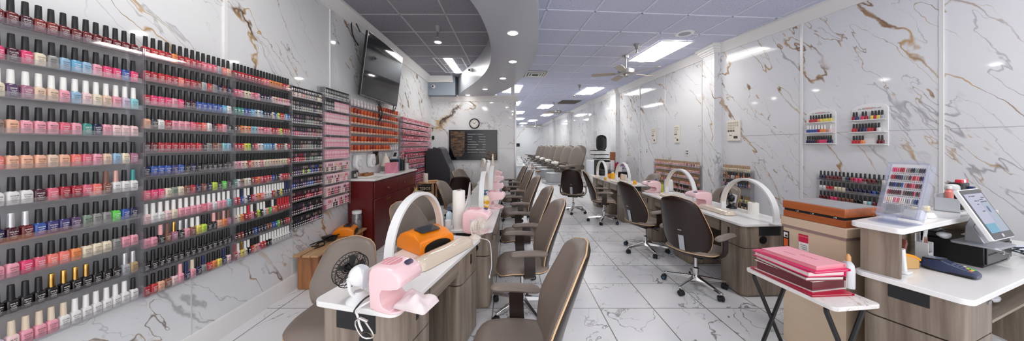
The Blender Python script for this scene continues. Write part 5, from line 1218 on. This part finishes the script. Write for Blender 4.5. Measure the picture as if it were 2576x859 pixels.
def stool():
    t = thing('pedicure_stool', 'x', 'stool', group='low pedicure stools')
    MB().lathe([(.13, .36), (.16, .37), (.165, .40), (.15, .43), (.05, .44)], 22).build('seat', mat('stool_brown', srgb(120, 86, 64), .4), t); MB().cyl((0, 0, .08), (0, 0, .37), .022).build('column', CHROME, t)
    for k in range(5):
        a = 2 * PI * k / 5; MB().cyl((0, 0, .09), (.2 * math.cos(a), .2 * math.sin(a), .05), .012).lathe([(.003, -.01), (.022, -.008), (.022, .008), (.003, .01)], 12, (.2 * math.cos(a), .2 * math.sin(a), .024), 'y').build('base_leg', CHROME, t)
    return t
ST = stool()
for i, (x, y) in enumerate([(.98, 11.6), (.95, 13.2), (.85, 14.9), (.7, 16.6), (.7, 18.4)]):
    lb = 'low brown pedicure stool, %s along the chairs' % ('nearest' if i == 0 else ORD[i])
    if i == 0: ST.location = (x, y, 0); ST['label'] = lb
    else: dup(ST, (x, y, 0), .3 * i, lb)
for i, (x, y, z) in enumerate([(sx_, y - .02, .66) for sx_, y in ((wall_x(11.1) - 1.56, 10.85), (wall_x(12.7) - 1.55, 12.45), (wall_x(14.3) - 1.55, 14.05), (wall_x(15.9) - 1.55, 15.65))]):
    lump('white_towel', 'crumpled white towel on a pedicure chair tray, %s in the row' % ('nearest' if i == 0 else ORD[i]), 'towel', (x - .12, y, z + .065), .4 * i, (.14, .11, .055), mat('towel_white', srgb(236, 234, 230), .9), i, .25)
t = thing('glass_divider', 'long low white counter of clear trays beside the pedicure row', 'counter', (.30, 14.5, 0), .02)
MB().box((0, 0, .30), (.3, 6.0, .6)).build('cabinet', mat('counter_grey', srgb(200, 204, 208), .3), t, bevel=.006); MB().box((0, 0, .615), (.36, 6.1, .03)).build('top', QUARTZ, t, bevel=.004)
q = random.Random(8)
for k in range(9): tag(MB().prism(rrect(.2, .26, .02), 0, .11 + .05 * (k % 2)).build('clear_bin', mat('bin_pale', srgb(220, 224, 228), .2), loc=(.33 + .02 * (k % 2), 11.9 + .66 * k, .63), rz=.1 * q.random(), bevel=.006), 'pale plastic supply bin on the counter beside pedicure row, %s along it' % ORD[k], 'bin', 'supply bins on the far counter')
tag(MB().b2((-.16, -.03, -.14), (.16, 0, .14)).build('far_screen', BLACK, loc=(.5, 25.0, 1.45), bevel=.005), 'small black screen on the far wall', 'screen')  # a plain small screen at the far end
x, y, z = on_wall(1393, 358); tag(MB().b2((-.06, -.15, -.12), (0, .15, .12)).build('wall_speaker', MATTE, loc=(x, y, z), bevel=.01), 'small dark box on the right wall above the pedicure chairs', 'speaker')
# ------------------------------------------------------------------ reception counter (local x along the counter, y towards the salon)
RA = math.radians(20); RC = thing('reception_counter', 'grey wood reception counter with white tops and raised back shelf', 'counter', (2.13, 1.37, 0), RA)
LL, DD = 1.9, .36; CZ = .70; UZ = .98
MB().prism(rrect(LL, DD + .03, .045, 6, LL / 2 - .02, DD / 2), CZ - .028, CZ).build('lower_top', QUARTZ, RC, bevel=.004)
pd = MB().prism(rrect(.38, DD - .02, .06, 6, .19, DD / 2), .03, CZ - .235).prism(rrect(.36, DD - .05, .05, 4, .19, DD / 2), 0, .03).build('pedestal', WOODV, RC, bevel=.002)
MB().prism(rrect(.38, DD - .02, .06, 6, .19, DD / 2), CZ - .228, CZ - .03).build('drawer', WOODV, pd, bevel=.002)
MB().b2((-.004, DD / 2 - .07, CZ - .10), (.003, DD / 2 + .065, CZ - .035)).build('vent_plate', MATTE, pd, bevel=.001)
MB().b2((.26, .005, CZ - .075), (.30, .012, CZ - .06)).build('maker_badge', STEEL, pd)
MB().b2((1.5, .01, .0), (LL - .05, DD - .01, CZ - .03)).build('pedestal', WOODV, RC, bevel=.002)
MB().b2((.38, .02, CZ - .20), (1.5, DD - .02, CZ - .185)).build('tray_shelf', WOODX, RC)
MB().b2((.38, DD - .03, .05), (1.5, DD - .015, CZ - .03)).build('modesty_panel', mat('panel_dark'), RC)
HB0, HB1 = .21, DD - .002
MB().prism(rrect(.022, HB1 - HB0, .004, 3, .031, (HB0 + HB1) / 2), CZ, UZ - .03).build('hutch_side', WOODV, RC)
MB().b2((1.28, HB0, CZ), (1.305, HB1, UZ - .03)).build('hutch_side', WOODV, RC)
MB().b2((.042, HB1 - .012, CZ), (1.28, HB1, UZ - .03)).build('hutch_back', WOODX, RC)
MB().prism(rrect(1.36, HB1 - HB0 + .05, .03, 5, .65, (HB0 + HB1) / 2 - .0), UZ - .03, UZ).build('upper_top', QUARTZ, RC, bevel=.004)
def rc(u, v, z): p = Matrix.Translation((2.13, 1.37, 0)) @ RZ(RA) @ Vector((u, v, z)); return (p.x, p.y, p.z + .001)
# cash drawer + till
t = thing('cash_drawer', 'black cash drawer with keyed lock under the payment screen', 'cash drawer', rc(.70, .11, CZ), RA)
MB().b2((0, .0, .012), (.42, .235, .132)).build('case', BLACK, t, bevel=.004)
MB().b2((0.006, .006, 0), (.41, .23, .012)).build('foot_plate', MATTE, t)
d = MB().b2((.012, -.007, .02), (.408, .0, .118)).build('drawer_front', mat('drawer_black', srgb(26, 26, 28), .3), t, bevel=.002)
for a, b in ((.03, .16), (.27, .39)): MB().b2((a, -.0085, .074), (b, -.0068, .079)).build('slot', mat('slot_black', srgb(2, 2, 2), .6), d)
MB().cyl((.215, -.006, .072), (.215, -.02, .072), .013).build('lock', CHROME, d); MB().cyl((.215, -.02, .072), (.215, -.038, .07), .003).box((.215, -.035, .054), (.012, .003, .026)).build('key', STEEL, d)
t = thing('payment_screen', 'white and black touch-screen till on a silver stand', 'till', rc(.745, .125, CZ + .133), math.radians(18))
MB().prism(rrect(.24, .16, .015), 0, .012).build('base', mat('till_silver', srgb(176, 180, 188), .3, .6), t, bevel=.002)
m = MB(); m.rings([[(-.045, .05, .01), (.045, .05, .01), (.045, -.02, .01), (-.045, -.02, .01)], [(-.035, .05, .10), (.035, .05, .10), (.035, .02, .10), (-.035, .02, .10)], [(-.03, .03, .17), (.03, .03, .17), (.03, .0, .17), (-.03, .0, .17)]]); m.build('neck', mat('till_silver'), t, bevel=.004)
S = T(-.035, -.02, .19) @ Matrix.Rotation(math.radians(-24), 4, 'X') @ FACE_NY
m = MB(); m.M = S; m.prism(rrect(.27, .29, .014, 5), -.022, .0); sc = m.build('casing', GLOSSW, t, bevel=.004)
m = MB(); m.M = S; m.prism(rrect(.258, .278, .01, 5), .0, .002); m.build('bezel', mat('bezel_dark', srgb(58, 58, 62), .2), sc)
SCM = mat('till_display', srgb(140, 142, 158), .15, 0, .25)
m = MB(); m.M = S; m.b2((-.115, -.105, .002), (.115, .115, .0032)); dis = m.build('display', SCM, sc)
m = MB(); m.M = S; m.b2((.02, -.105, .0032), (.115, .07, .0036)); m.build('receipt_pane', mat('till_pane', srgb(128, 138, 150), .15, 0, .22), dis)
m = MB(); m.M = S; m.b2((-.115, -.105, .0034), (.005, -.055, .0038)); m.build('button_bar', mat('till_blue', srgb(70, 128, 150), .15, 0, .25), dis)
m = MB(); m.M = S
for x0, x1, y0 in ((-.07, -.055, .098), (-.04, .0, .098), (-.04, -.015, .07), (0, .012, .07), (.03, .07, .075), (.025, .1, .062), (.06, .1, .085), (-.035, -.02, .05), (-.03, 0, .01)): m.b2((x0, y0, .0037), (x1, y0 + .006, .0042))
m.build('screen_text', mat('till_ink', srgb(84, 78, 92), .4), dis)
m = MB(); m.M = S; m.ell((.055, .02, .004), (.012, .02, .001), 12, 4); m.build('screen_icon', mat('till_icon', srgb(70, 80, 128), .3), dis)
m = MB(); m.M = S
for x in (-.006, .006): m.b2((x - .0035, -.131, .002), (x + .0035, -.115, .0032))
m.build('maker_mark', mat('mark_white', srgb(220, 220, 224), .4), sc)
tag(MB().prism(rrect(.13, .055, .004), 0, .0015).build('paper_strip', mat('paper'), loc=rc(.84, .135, CZ + .133), rz=RA + .1), 'white printed paper strip lying on the cash drawer', 'paper')
for k in range(3): tag(MB().prism(rrect(.17, .09, .003), 0, .006).build('order_pad', mat('paper'), loc=rc(1.03 + .005 * k, .19 - .004 * k, CZ + .133 + .0065 * k), rz=RA - .15 + .06 * k, bevel=.001), 'white order pad on the cash drawer beside the till, %s of the stack' % ('bottom', 'middle', 'top')[k], 'paper pad', 'order pads beside the till')
# card terminal
t = thing('card_terminal', 'dark blue card terminal with coloured keys on the counter', 'card terminal', (2.47, 1.655, CZ + .001), math.radians(-72)); t.scale = (.9, 1, 1.2)
NAVY = mat('terminal_blue', srgb(44, 54, 86), .3)
def tsec(x, w, z): return [(x, -w, 0.004), (x, w, 0.004), (x, w, z * .6), (x, w * .86, z), (x, -w * .86, z), (x, -w, z * .6)]
b = MB().rings([tsec(-.105, .034, .03), tsec(-.098, .042, .05), (tsec(-.03, .044, .056)), tsec(.0, .042, .046), tsec(.085, .039, .03), tsec(.098, .036, .022)]).build('body', NAVY, t, bevel=.004)
MB().rings([tsec(-.1, .0435, .02), tsec(.09, .0405, .016)]).build('lower_shell', MATTE, t, bevel=.003)
m = MB(); m.M = T(-.062, 0, .0545) @ Matrix.Rotation(-.07, 4, 'Y'); m.box((0, 0, 0), (.06, .066, .004)); m.build('screen', mat('terminal_screen', srgb(112, 124, 148), .15), b)
m = MB(); m.M = T(-.062, 0, .0535) @ Matrix.Rotation(-.07, 4, 'Y'); m.box((0, 0, 0), (.072, .076, .004)); m.build('screen_frame', BLACK, b)
KC = {'g': mat('key_grey', srgb(90, 98, 122), .4), 'y': mat('key_yellow', srgb(226, 214, 84), .4), 'G': mat('key_green', srgb(84, 184, 84), .4), 'r': mat('key_red', srgb(226, 130, 84), .4), 'w': mat('key_cream', srgb(220, 214, 190), .4)}
for i, row in enumerate(('ggg', 'ggg', 'ggw', 'gyG', 'ryG')):
    for j, c in enumerate(row):
        x = .012 + .0155 * i; z = .0445 - .0028 * i
        m = MB(); m.M = T(x, -.02 + .02 * j, z) @ Matrix.Rotation(.18, 4, 'Y'); m.box((0, 0, 0), (.010, .014, .005)); m.build('key', KC[c], b, bevel=.001)
MB().tube([(-.105, 0, .02), (-.13, .01, .012), (-.15, .03, .005), (-.16, .06, .005)], .004, 6, 2).tube([(-.105, .01, .02), (-.125, .03, .02), (-.14, .035, .006), (-.13, .06, .005)], .0035, 6, 2).build('cable', BLACK, t)
# things in the hutch
t = thing('stapler', 'white and brown stapler standing upright in a holder in the hutch', 'stapler', rc(.17, .245, CZ), RA)
MB().prism(rrect(.07, .055, .015), 0, .014).build('holder', GLOSSW, t, bevel=.003)
m = MB(); m.M = T(-.005, 0, .012) @ Matrix.Rotation(-.2, 4, 'Y'); m.prism(rrect(.026, .03, .008), 0, .13); m.build('body', GLOSSW, t, bevel=.003)
m = MB(); m.M = T(-.02, 0, .12) @ Matrix.Rotation(.5, 4, 'Y'); m.prism(rrect(.018, .026, .005), 0, .06); m.M = T(.0, .01, .125) @ Matrix.Rotation(.75, 4, 'Y'); m.prism(rrect(.014, .02, .005), 0, .07); m.build('jaw', mat('stapler_brown', srgb(110, 56, 46), .35), t, bevel=.002)
t = thing('tape_dispenser', 'orange-topped tape dispenser in the hutch beside the stapler', 'tape dispenser', rc(.29, .28, CZ), RA - .35)
m = MB(); m.M = Matrix(((1, 0, 0, 0), (0, 0, 1, 0), (0, 1, 0, 0), (0, 0, 0, 1))); m.prism([(-.06, 0), (.06, 0), (.062, .055), (.03, .075), (-.05, .095), (-.062, .08)], -.025, .025); m.build('body', mat('tape_amber', srgb(206, 166, 110), .3), t, bevel=.004)
m = MB(); m.M = Matrix(((1, 0, 0, 0), (0, 0, 1, 0), (0, 1, 0, 0), (0, 0, 0, 1))); m.prism([(-.064, .078), (-.05, .098), (.03, .079), (.066, .058), (.066, .045), (.03, .065), (-.05, .084)], -.028, .028); m.build('top_shell', mat('tape_orange', srgb(240, 158, 36), .3), t, bevel=.003)
t = thing('pen_holder', 'white card and pen holder in the hutch between tape dispenser and cash drawer', 'holder', rc(.56, .285, CZ), RA)
m = MB(); m.b2((-.035, -.028, 0), (.035, -.024, .06)).b2((-.035, .02, 0), (.035, .024, .17)).b2((-.035, -.028, 0), (-.031, .024, .12)).b2((.031, -.028, 0), (.035, .024, .12)).b2((-.035, -.028, 0), (.035, .024, .004)); m.build('holder', mat('holder_grey', srgb(206, 206, 210), .3), t, bevel=.002)
MB().box((-.01, -.005, .11), (.045, .004, .17), Matrix.Rotation(.08, 3, 'X')).build('card', mat('card_white', srgb(222, 222, 226), .4), t)
for k in range(3): MB().cyl((-.02 + .015 * k, -.012, .01), (-.024 + .018 * k, -.008, .155), .004).build('pen', mat('pen_brown', srgb(128, 84, 70), .4), t)
t = thing('barcode_scanner', 'white handheld scanner lying on the black box by the till stand', 'scanner', rc(.62, .13, CZ + .133), RA)
t.location = rc(.715, .245, CZ + .133); t.location.x -= .0; m = MB(); m.ell((0, 0, .02), (.045, .02, .018), 16, 8, .8, .8); m.ell((-.045, .0, .03), (.025, .024, .016), 14, 8); m.build('body', mat('scanner_pale', srgb(206, 208, 214), .3), t)
t = thing('router_box', 'dark grey box with clear lid on the cash drawer behind the scanner', 'box', rc(.79, .308, CZ + .133), RA); MB().b2((-.07, -.03, 0), (.06, .03, .03)).build('box', MATTE, t, bevel=.004); MB().b2((-.065, -.027, .03), (.055, .027, .05)).build('lid', mat('lid_grey', srgb(78, 80, 86), .2), t, bevel=.006)
# on the lower shelf and right side
t = thing('scissors_tray', 'clear bag with black-handled tools on the open tray shelf under the counter', 'tools', rc(.60, .10, CZ - .185), RA)
MB().cyl((-.14, -.03, .012), (.08, .0, .012), .008).cyl((-.14, .02, .012), (.05, -.02, .02), .008).build('tool', BLACK, t); MB().ell((.1, 0, .025), (.06, .04, .02), 16, 8, .8, .8).ell((-.14, -.02, .016), (.05, .035, .012), 14, 8).build('bag', mat('bag_clear', srgb(196, 198, 204), .15), t)
tag(MB().prism([(-.1, -.13), (.13, -.14), (.12, .13), (-.12, .12)], 0, .01).build('papers', mat('paper_blue', srgb(222, 230, 244), .5), loc=rc(1.5, .14, CZ), rz=RA), 'loose white papers on the counter beyond the cash drawer', 'papers')
t = thing('cable_tangle', 'tangle of dark cables on the counter beyond the cash drawer', 'cables', rc(1.20, .08, CZ + .012), RA)
q = random.Random(5)
for k in range(5): MB().tube([(.0 + .03 * i + q.uniform(-.02, .02), -.06 + .03 * k + q.uniform(-.04, .04), .006 + q.uniform(0, .03)) for i in range(7)], .004, 6, 2).build('cable', mat('cable_navy', srgb(32, 34, 48), .4), t)
t = thing('cord_phone', 'black handset with cord resting behind the till', 'phone', rc(1.2, .25, CZ), RA); MB().b2((-.07, -.05, 0), (.07, .05, .12)).build('cradle', BLACK, t, bevel=.008); MB().ell((0, 0, .14), (.065, .03, .022), 16, 8, .8, .8).build('handset', MATTE, t)
t = thing('waste_bin', 'black and white waste bin in the knee space under the counter', 'bin', rc(.66, .13, 0), RA)
MB().lathe([(.09, 0), (.115, .30), (.11, .30), (.086, .006), (.001, .006)], 28).build('bucket', MATTE, t); MB().lathe([(.112, .285), (.122, .29), (.122, .305), (.112, .31), (.106, .30)], 28).build('rim', GLOSSW, t)
# upper shelf items
t = thing('swatch_stand', 'tall clear acrylic nail swatch stand on the raised counter shelf', 'display', rc(.17, .265, UZ), math.radians(-76))
S2 = T(0, .0, .026) @ Matrix.Rotation(math.radians(-21), 4, 'X') @ FACE_NY
SWP = mat('swatch_panel', srgb(226, 224, 226), .25)
m = MB(); m.M = S2; m.prism([(-.075, 0), (.075, 0), (.075, .33), (.05, .345), (0, .352), (-.05, .345), (-.075, .33)], -.004, 0); m.build('back_sheet', clear('sheet_clear', (.93, .94, .97), .14, .22), t)
m = MB(); m.M = S2; m.b2((-.07, .075, .0005), (.07, .32, .002)); pnl = m.build('panel', SWP, t)
m = MB(); m.M = S2
for s in (-1, 1): m.b2((s * .075 - .002, 0, -.045), (s * .075 + .002, .32, .03))
m.b2((-.075, .0, .0), (.075, .004, .06)); m.build('side_sheet', clear('sheet_edge', (.86, .88, .96), .12, .12), t)
m = MB(); m.M = S2; m.b2((-.075, .32, .02), (.075, .324, .024)); m.build('top_bar', clear('sheet_edge'), t)
q = random.Random(21)
PALS = ['HHrrCCPgtxNgzxVx', 'CCMNKIggtxrCcrKI', 'NNNUNxUSrMCrrMox', 'CMMxMKMSoxKxMrxo', 'pnEwrPrpEwSSwgUN']
for r in range(5):
    for i in range(16):
        m = MB(); m.M = S2; x = -.062 + .124 * (i + .5) / 16; y = .285 - .046 * r
        m.ell((x, y, .006), (.0035, .017, .0035), 8, 6); c = PALS[r][i]; m.build('nail_swatch', lacquer(c), pnl)
    m = MB(); m.M = S2
    for i in range(16): m.b2((-.060 + .124 * (i + .3) / 16, .262 - .046 * r, .0022), (-.058 + .124 * (i + .6) / 16, .265 - .046 * r, .003))
    m.build('swatch_mark', INKB, pnl)
MB().box((0, -.03, .003), (.15, .13, .005)).build('foot', clear('sheet_edge'), t)
m = MB(); m.M = T(0, -.075, .0) @ Matrix.Rotation(.5, 4, 'X') ; m.b2((-.04, -.001, .006), (.04, .001, .06)); m.build('card_pocket', clear('sheet_edge'), t)
for k, (u, v, h, l) in enumerate(((.40, .275, .05, 'in a tall square dish beside the swatch stand'), (.52, .27, .028, 'in a low dish toward the till'))):
    t = thing('flower_dish', 'cream folded bow %s' % l, 'dish', rc(u, v, UZ), RA)
    MB().rings([[(x, y, z) for x, y in rrect(.085 * w, .075 * w, .02, 4)] for z, w in ((0, 1.05), (h * .3, 1.08), (h, .82), (h * 1.05, .7))]).build('dish', GLOSSW, t, sharp=60)
    q = random.Random(k)
    for j in range(5): MB().ell((q.uniform(-.018, .018), q.uniform(-.012, .012), h * 1.05 + .01 + .006 * j), (.034, .012, .009), 12, 6).build('fold', mat('bow_cream', srgb(232, 218, 176), .7), t)
t = thing('acrylic_sign_holder', 'empty clear acrylic holder behind the cream bows', 'holder', rc(.46, .335, UZ), RA + .1); MB().b2((-.04, -.001, 0), (.04, .001, .11)).b2((-.042, -.003, 0), (-.04, .003, .112)).b2((.04, -.003, 0), (.042, .003, .112)).b2((-.042, -.003, .11), (.042, .003, .112)).build('sheet', ACRE, t)
t = thing('supply_caddy', 'caddy of black pouches and bottles behind the payment screen', 'caddy', rc(1.03, .285, UZ), RA)
MB().b2((-.14, -.05, 0), (.14, .05, .006)).b2((-.14, .046, 0), (.14, .05, .11)).b2((-.14, -.05, 0), (-.136, .05, .09)).b2((.136, -.05, 0), (.14, .05, .11)).build('tray', mat('caddy_clear', srgb(214, 218, 224), .2), t)
MB().prism(rrect(.12, .06, .01, 4, .05, 0), .008, .185).build('pouch', BLACK, t, bevel=.006); MB().prism(rrect(.03, .03, .005, 4, .1, -.035), .008, .16).build('brush_case', mat('case_navy', srgb(38, 48, 92), .4), t, bevel=.003)
MB().lathe([(.018, .006), (.018, .13), (.010, .14), (.010, .165)], 14, (-.10, 0, 0)).build('bottle', mat('salve_pink', srgb(226, 130, 120), .25), t); MB().lathe([(.012, .15), (.012, .17)], 12, (-.1, 0, 0)).build('cap', GLOSSW, t)
MB().ell((-.05, 0, .15), (.035, .03, .03), 14, 8, .7, .7).build('wrap', mat('wrap_grey', srgb(206, 206, 206), .2), t)
for x, c in ((.02, mat('tube_red', srgb(204, 46, 60), .35)), (.06, mat('tube_white', srgb(232, 232, 232), .35)), (.09, mat('tube_red'))): MB().box((x, -.01, .192), (.028, .03, .03)).build('tube', c, t, bevel=.004)

# ------------------------------------------------------------------ beige display cabinet with wooden case
BE = wood('beige_board', srgb(214, 192, 166), srgb(198, 174, 148), 'y', 5, .5, .2)
CB = thing('display_cabinet', 'beige stone-look cabinet standing beside the reception counter', 'cabinet', (2.06, 1.815, -.03), math.radians(13))
MB().b2((0, 0, .03), (.34, .40, .86)).build('body', BE, CB, bevel=.004)
MB().b2((-.012, -.012, .875), (.35, .412, .935)).build('top_slab', BE, CB, bevel=.006)
MB().b2((-.006, -.006, .858), (.345, .406, .876)).build('trim_strip', mat('strip_mauve', srgb(150, 128, 122), .4), CB)
lb = MB().b2((-.004, .20, .70), (-.001, .265, .79)).b2((-.004, .20, .62), (-.001, .265, .70)).build('warning_label', mat('label_white', srgb(238, 234, 230), .5), CB)
MB().b2((-.0055, .20, .735), (-.004, .265, .79)).build('label_panel', mat('label_magenta', srgb(206, 24, 74), .5), lb)
put_text('Q8 Q-NINE STARS', .0075, mat('label_gold', srgb(250, 210, 150), .5), lb, T(-.006, .2325, .775) @ FACE_NX); put_text('360.0.00.0+00', .008, INKB, lb, T(-.0046, .2325, .715) @ FACE_NX)
m = MB()
for j in range(4):
    m.b2((-.0046, .207, .70 - .012 * j), (-.004, .25 - .007 * (j % 2), .703 - .012 * j))
for j in range(14): m.b2((-.0046, .208 + .0038 * j, .63), (-.004, .2095 + .0038 * j + .001 * (j % 3), .648))
m.build('label_print', INKB, lb)
lb.location.z = .045; lb.location.y = .02
sk = MB().b2((-.004, .355, .66), (-.001, .398, .83)).build('maker_sticker', mat('sticker_black', srgb(34, 26, 24), .4), CB)
for z0, z1, mm in ((.785, .82, mat('label_white')), (.72, .775, mat('sticker_orange', srgb(214, 96, 40), .5)), (.67, .71, mat('label_white'))): MB().b2((-.0052, .361, z0), (-.004, .392, z1)).build('sticker_print', mm, sk)
m = MB(); m.M = FACE_NX; m.prism([(-.385, .79), (-.377, .81), (-.372, .80), (-.366, .812), (-.362, .79)], .0052, .0056); m.build('emblem', INKB, sk)
OAK = wood('case_wood', srgb(178, 98, 52), srgb(140, 70, 36), 'y', 22, .35)
t = thing('display_case', 'flat orange-brown wooden case with glass top on the beige cabinet', 'display case', (2.06, 1.815, .906), math.radians(13))
for z0, z1, g in ((.0, .045, 0), (.062, .115, .006)):
    m = MB(); m.b2((.0 - g, .0, z0), (.016, .40, z1)).b2((.324, .0, z0), (.34, .40, z1)).b2((.016, 0, z0), (.324, .016, z1)).b2((.016, .384, z0), (.324, .40, z1)); m.build('frame', OAK, t, bevel=.003)
MB().b2((.006, .006, .045), (.334, .394, .062)).build('gap_strip', MATTE, t)
MB().b2((.012, .012, .112), (.328, .388, .117)).build('glass_top', clear('case_glass', (.85, .86, .87), .14, .35, (.66, .67, .69)), t)
MB().b2((.01, .01, .0), (.33, .39, .006)).build('bottom', OAK, t)
for y in (.06, .20, .30): MB().box((.004, y, .0535), (.012, .02, .01)).build('latch', CHROME, t, bevel=.002)

CB.scale = (1, .86, 1); t.scale = (1, .86, 1)
# ------------------------------------------------------------------ folding tray table with binders
TZ = .60
tc = (1.735, 1.745); ta = math.radians(7)
t = thing('folding_table', 'folding tray table with marble-look top and black crossed legs', 'table', (tc[0], tc[1], 0), ta)
M_TT = marble('tray_marble', base=srgb(234, 230, 226), rot=(0, 0, .6), stretch=(1, .25, 1), s=6, gold=.6, gray=1.0, seed=3, rough=.3, gmask=(.38, .5))
MB().prism(rrect(.285, .50, .025, 5), TZ - .022, TZ).build('top', M_TT, t, bevel=.003)
for s in (-1, 1):
    for a, b in (((-.125, s * .20, TZ - .03), (.13, s * .20, .0)), ((.125, s * .19, TZ - .03), (-.13, s * .19, .0))):
        MB().tube([a, (a[0] * .98, a[1], a[2] - .02), b], .0115, 8).build('leg', BLACK, t)
    MB().tube([(-.125, s * .20, TZ - .03), (-.11, s * .205, TZ - .024), (.11, s * .205, TZ - .024), (.125, s * .20, TZ - .03)], .009, 8).build('rail', BLACK, t)
for x in (-.13, .13): MB().cyl((x, -.2, .03), (x, .2, .03), .0085).build('stretcher', BLACK, t)
def binder(label, z, h, w, l, dx, dy, rz, cm, inner=None, rings_=False):
    t = thing('binder', label, 'binder', (tc[0] + dx, tc[1] + dy, z), ta + rz, 'binders on the folding table')
    MB().b2((-w / 2, -l / 2, 0), (w / 2, l / 2, .003)).build('cover', cm, t); MB().b2((-w / 2, -l / 2, h - .003), (w / 2, l / 2, h)).build('cover', cm, t)
    MB().b2((w / 2 - .003, -l / 2, 0), (w / 2, l / 2, h)).build('spine', cm, t)
    MB().b2((-w / 2 + .01, -l / 2 + .008, .003), (w / 2 - .006, l / 2 - .008, h - .003)).build('pages', inner or mat('pages_white', srgb(236, 232, 228), .7), t)
z = TZ + .001
HP = mat('cover_hotpink', srgb(230, 40, 110), .3); LP = mat('cover_lightpink', srgb(240, 168, 180), .45); DR = mat('cover_crimson', srgb(190, 20, 60), .35); CRM = mat('cover_white', srgb(232, 226, 220), .35)
binder('thin crimson folder at the bottom of the pile on the folding table', z, .012, .25, .38, -.01, .035, -.05, DR); z += .0125
binder('thick white binder with magazine pages, second from the bottom of the pile', z, .058, .24, .32, -.0, .045, .06, CRM, mat('pages_photo', srgb(108, 56, 62), .3)); z += .0585
binder('dark red open folder in the middle of the pile', z, .022, .23, .33, -.012, .04, -.08, mat('cover_darkred', srgb(120, 24, 40), .3)); z += .0225
binder('white-edged bright pink binder below the top of the pile', z, .03, .23, .34, -.01, .045, -.04, HP); z += .0305
binder('hot pink glossy folder second from top of the pile', z, .012, .235, .35, -.012, .03, .03, HP); z += .0125
binder('pale pink album on top of the pile', z, .022, .21, .29, .0, .02, .07, LP, LP)
m = mat('album_ink', srgb(204, 120, 136), .5)
o = bpy.data.objects['binder.005'] if 'binder.005' in bpy.data.objects else None
if o: put_text('Orchid', .03, m, o, T(.01, -.03, .0225) @ RZ(-PI / 2)); put_text('nail album', .016, m, o, T(-.03, .04, .0225) @ RZ(-PI / 2))
t = thing('remover_bottle', 'translucent white bottle with tan cap standing beside the binders', 'bottle', (tc[0] + .085, tc[1] - .215, TZ), ta + .9)
t.location = atZ(2134, 722, TZ)
MB().rings([[(x, y, z) for x, y in rrect(.075 * k, .042 * k, .015 * k, 5)] for z, k in ((0, .95), (.004, 1), (.11, 1), (.135, .86), (.148, .5), (.152, .3))]).build('bottle', mat('bottle_haze', srgb(226, 228, 230), .3, 0, 0, .5, .3), t, sharp=60)
MB().lathe([(.012, .15), (.0115, .175), (.006, .187), (.005, .19)], 16).build('cap', mat('cap_tan', srgb(214, 164, 110), .4), t)
m = MB()
for k, w in enumerate((.035, .03, .045, .04, .02, .038, .03, .044, .03)): m.b2((-.024, -.0217, .10 - .009 * k), (-.024 + w, -.021, .1035 - .009 * k))
m.build('label_print', mat('print_grey', srgb(120, 118, 122), .5), t)

# ------------------------------------------------------------------ light, camera, view
def area(name, loc, size, power, rot=(0, 0, 0), col=(1, .98, .95)):
    l = bpy.data.lights.new(name, 'AREA'); l.shape = 'RECTANGLE'; l.size, l.size_y = size; l.energy = power; l.color = col
    o = bpy.data.objects.new(name, l); COL.objects.link(o); o.location = loc; o.rotation_euler = rot; return o
w = bpy.data.worlds.new('daylight'); SC.world = w; w.use_nodes = True
w.node_tree.nodes['Background'].inputs[0].default_value = (.98, .98, 1.0, 1); w.node_tree.nodes['Background'].inputs[1].default_value = 1.1
area('storefront_daylight', (1.0, -1.15, 1.6), (5.5, 2.4), 25, (math.radians(90), 0, 0), (1, .98, .96))
cam = bpy.data.cameras.new('camera'); co = bpy.data.objects.new('camera', cam); COL.objects.link(co); SC.camera = co
co.location = (0, 0, EYE); co.rotation_euler = (PI / 2, 0, 0)
cam.sensor_fit = 'HORIZONTAL'; cam.sensor_width = 36; cam.lens = 36 * FPX / 2576; cam.shift_y = -(859 / 2 - HY) / 2576; cam.clip_start = .05; cam.clip_end = 100
SC.view_settings.view_transform = 'Standard'; SC.view_settings.look = 'None'; SC.view_settings.gamma = 1; SC.view_settings.exposure = .42; SC.view_settings.use_curve_mapping = False
SC.cycles.transparent_max_bounces = 24; SC.cycles.max_bounces = 8; SC.cycles.sample_clamp_indirect = 6; SC.cycles.caustics_reflective = False; SC.cycles.caustics_refractive = False
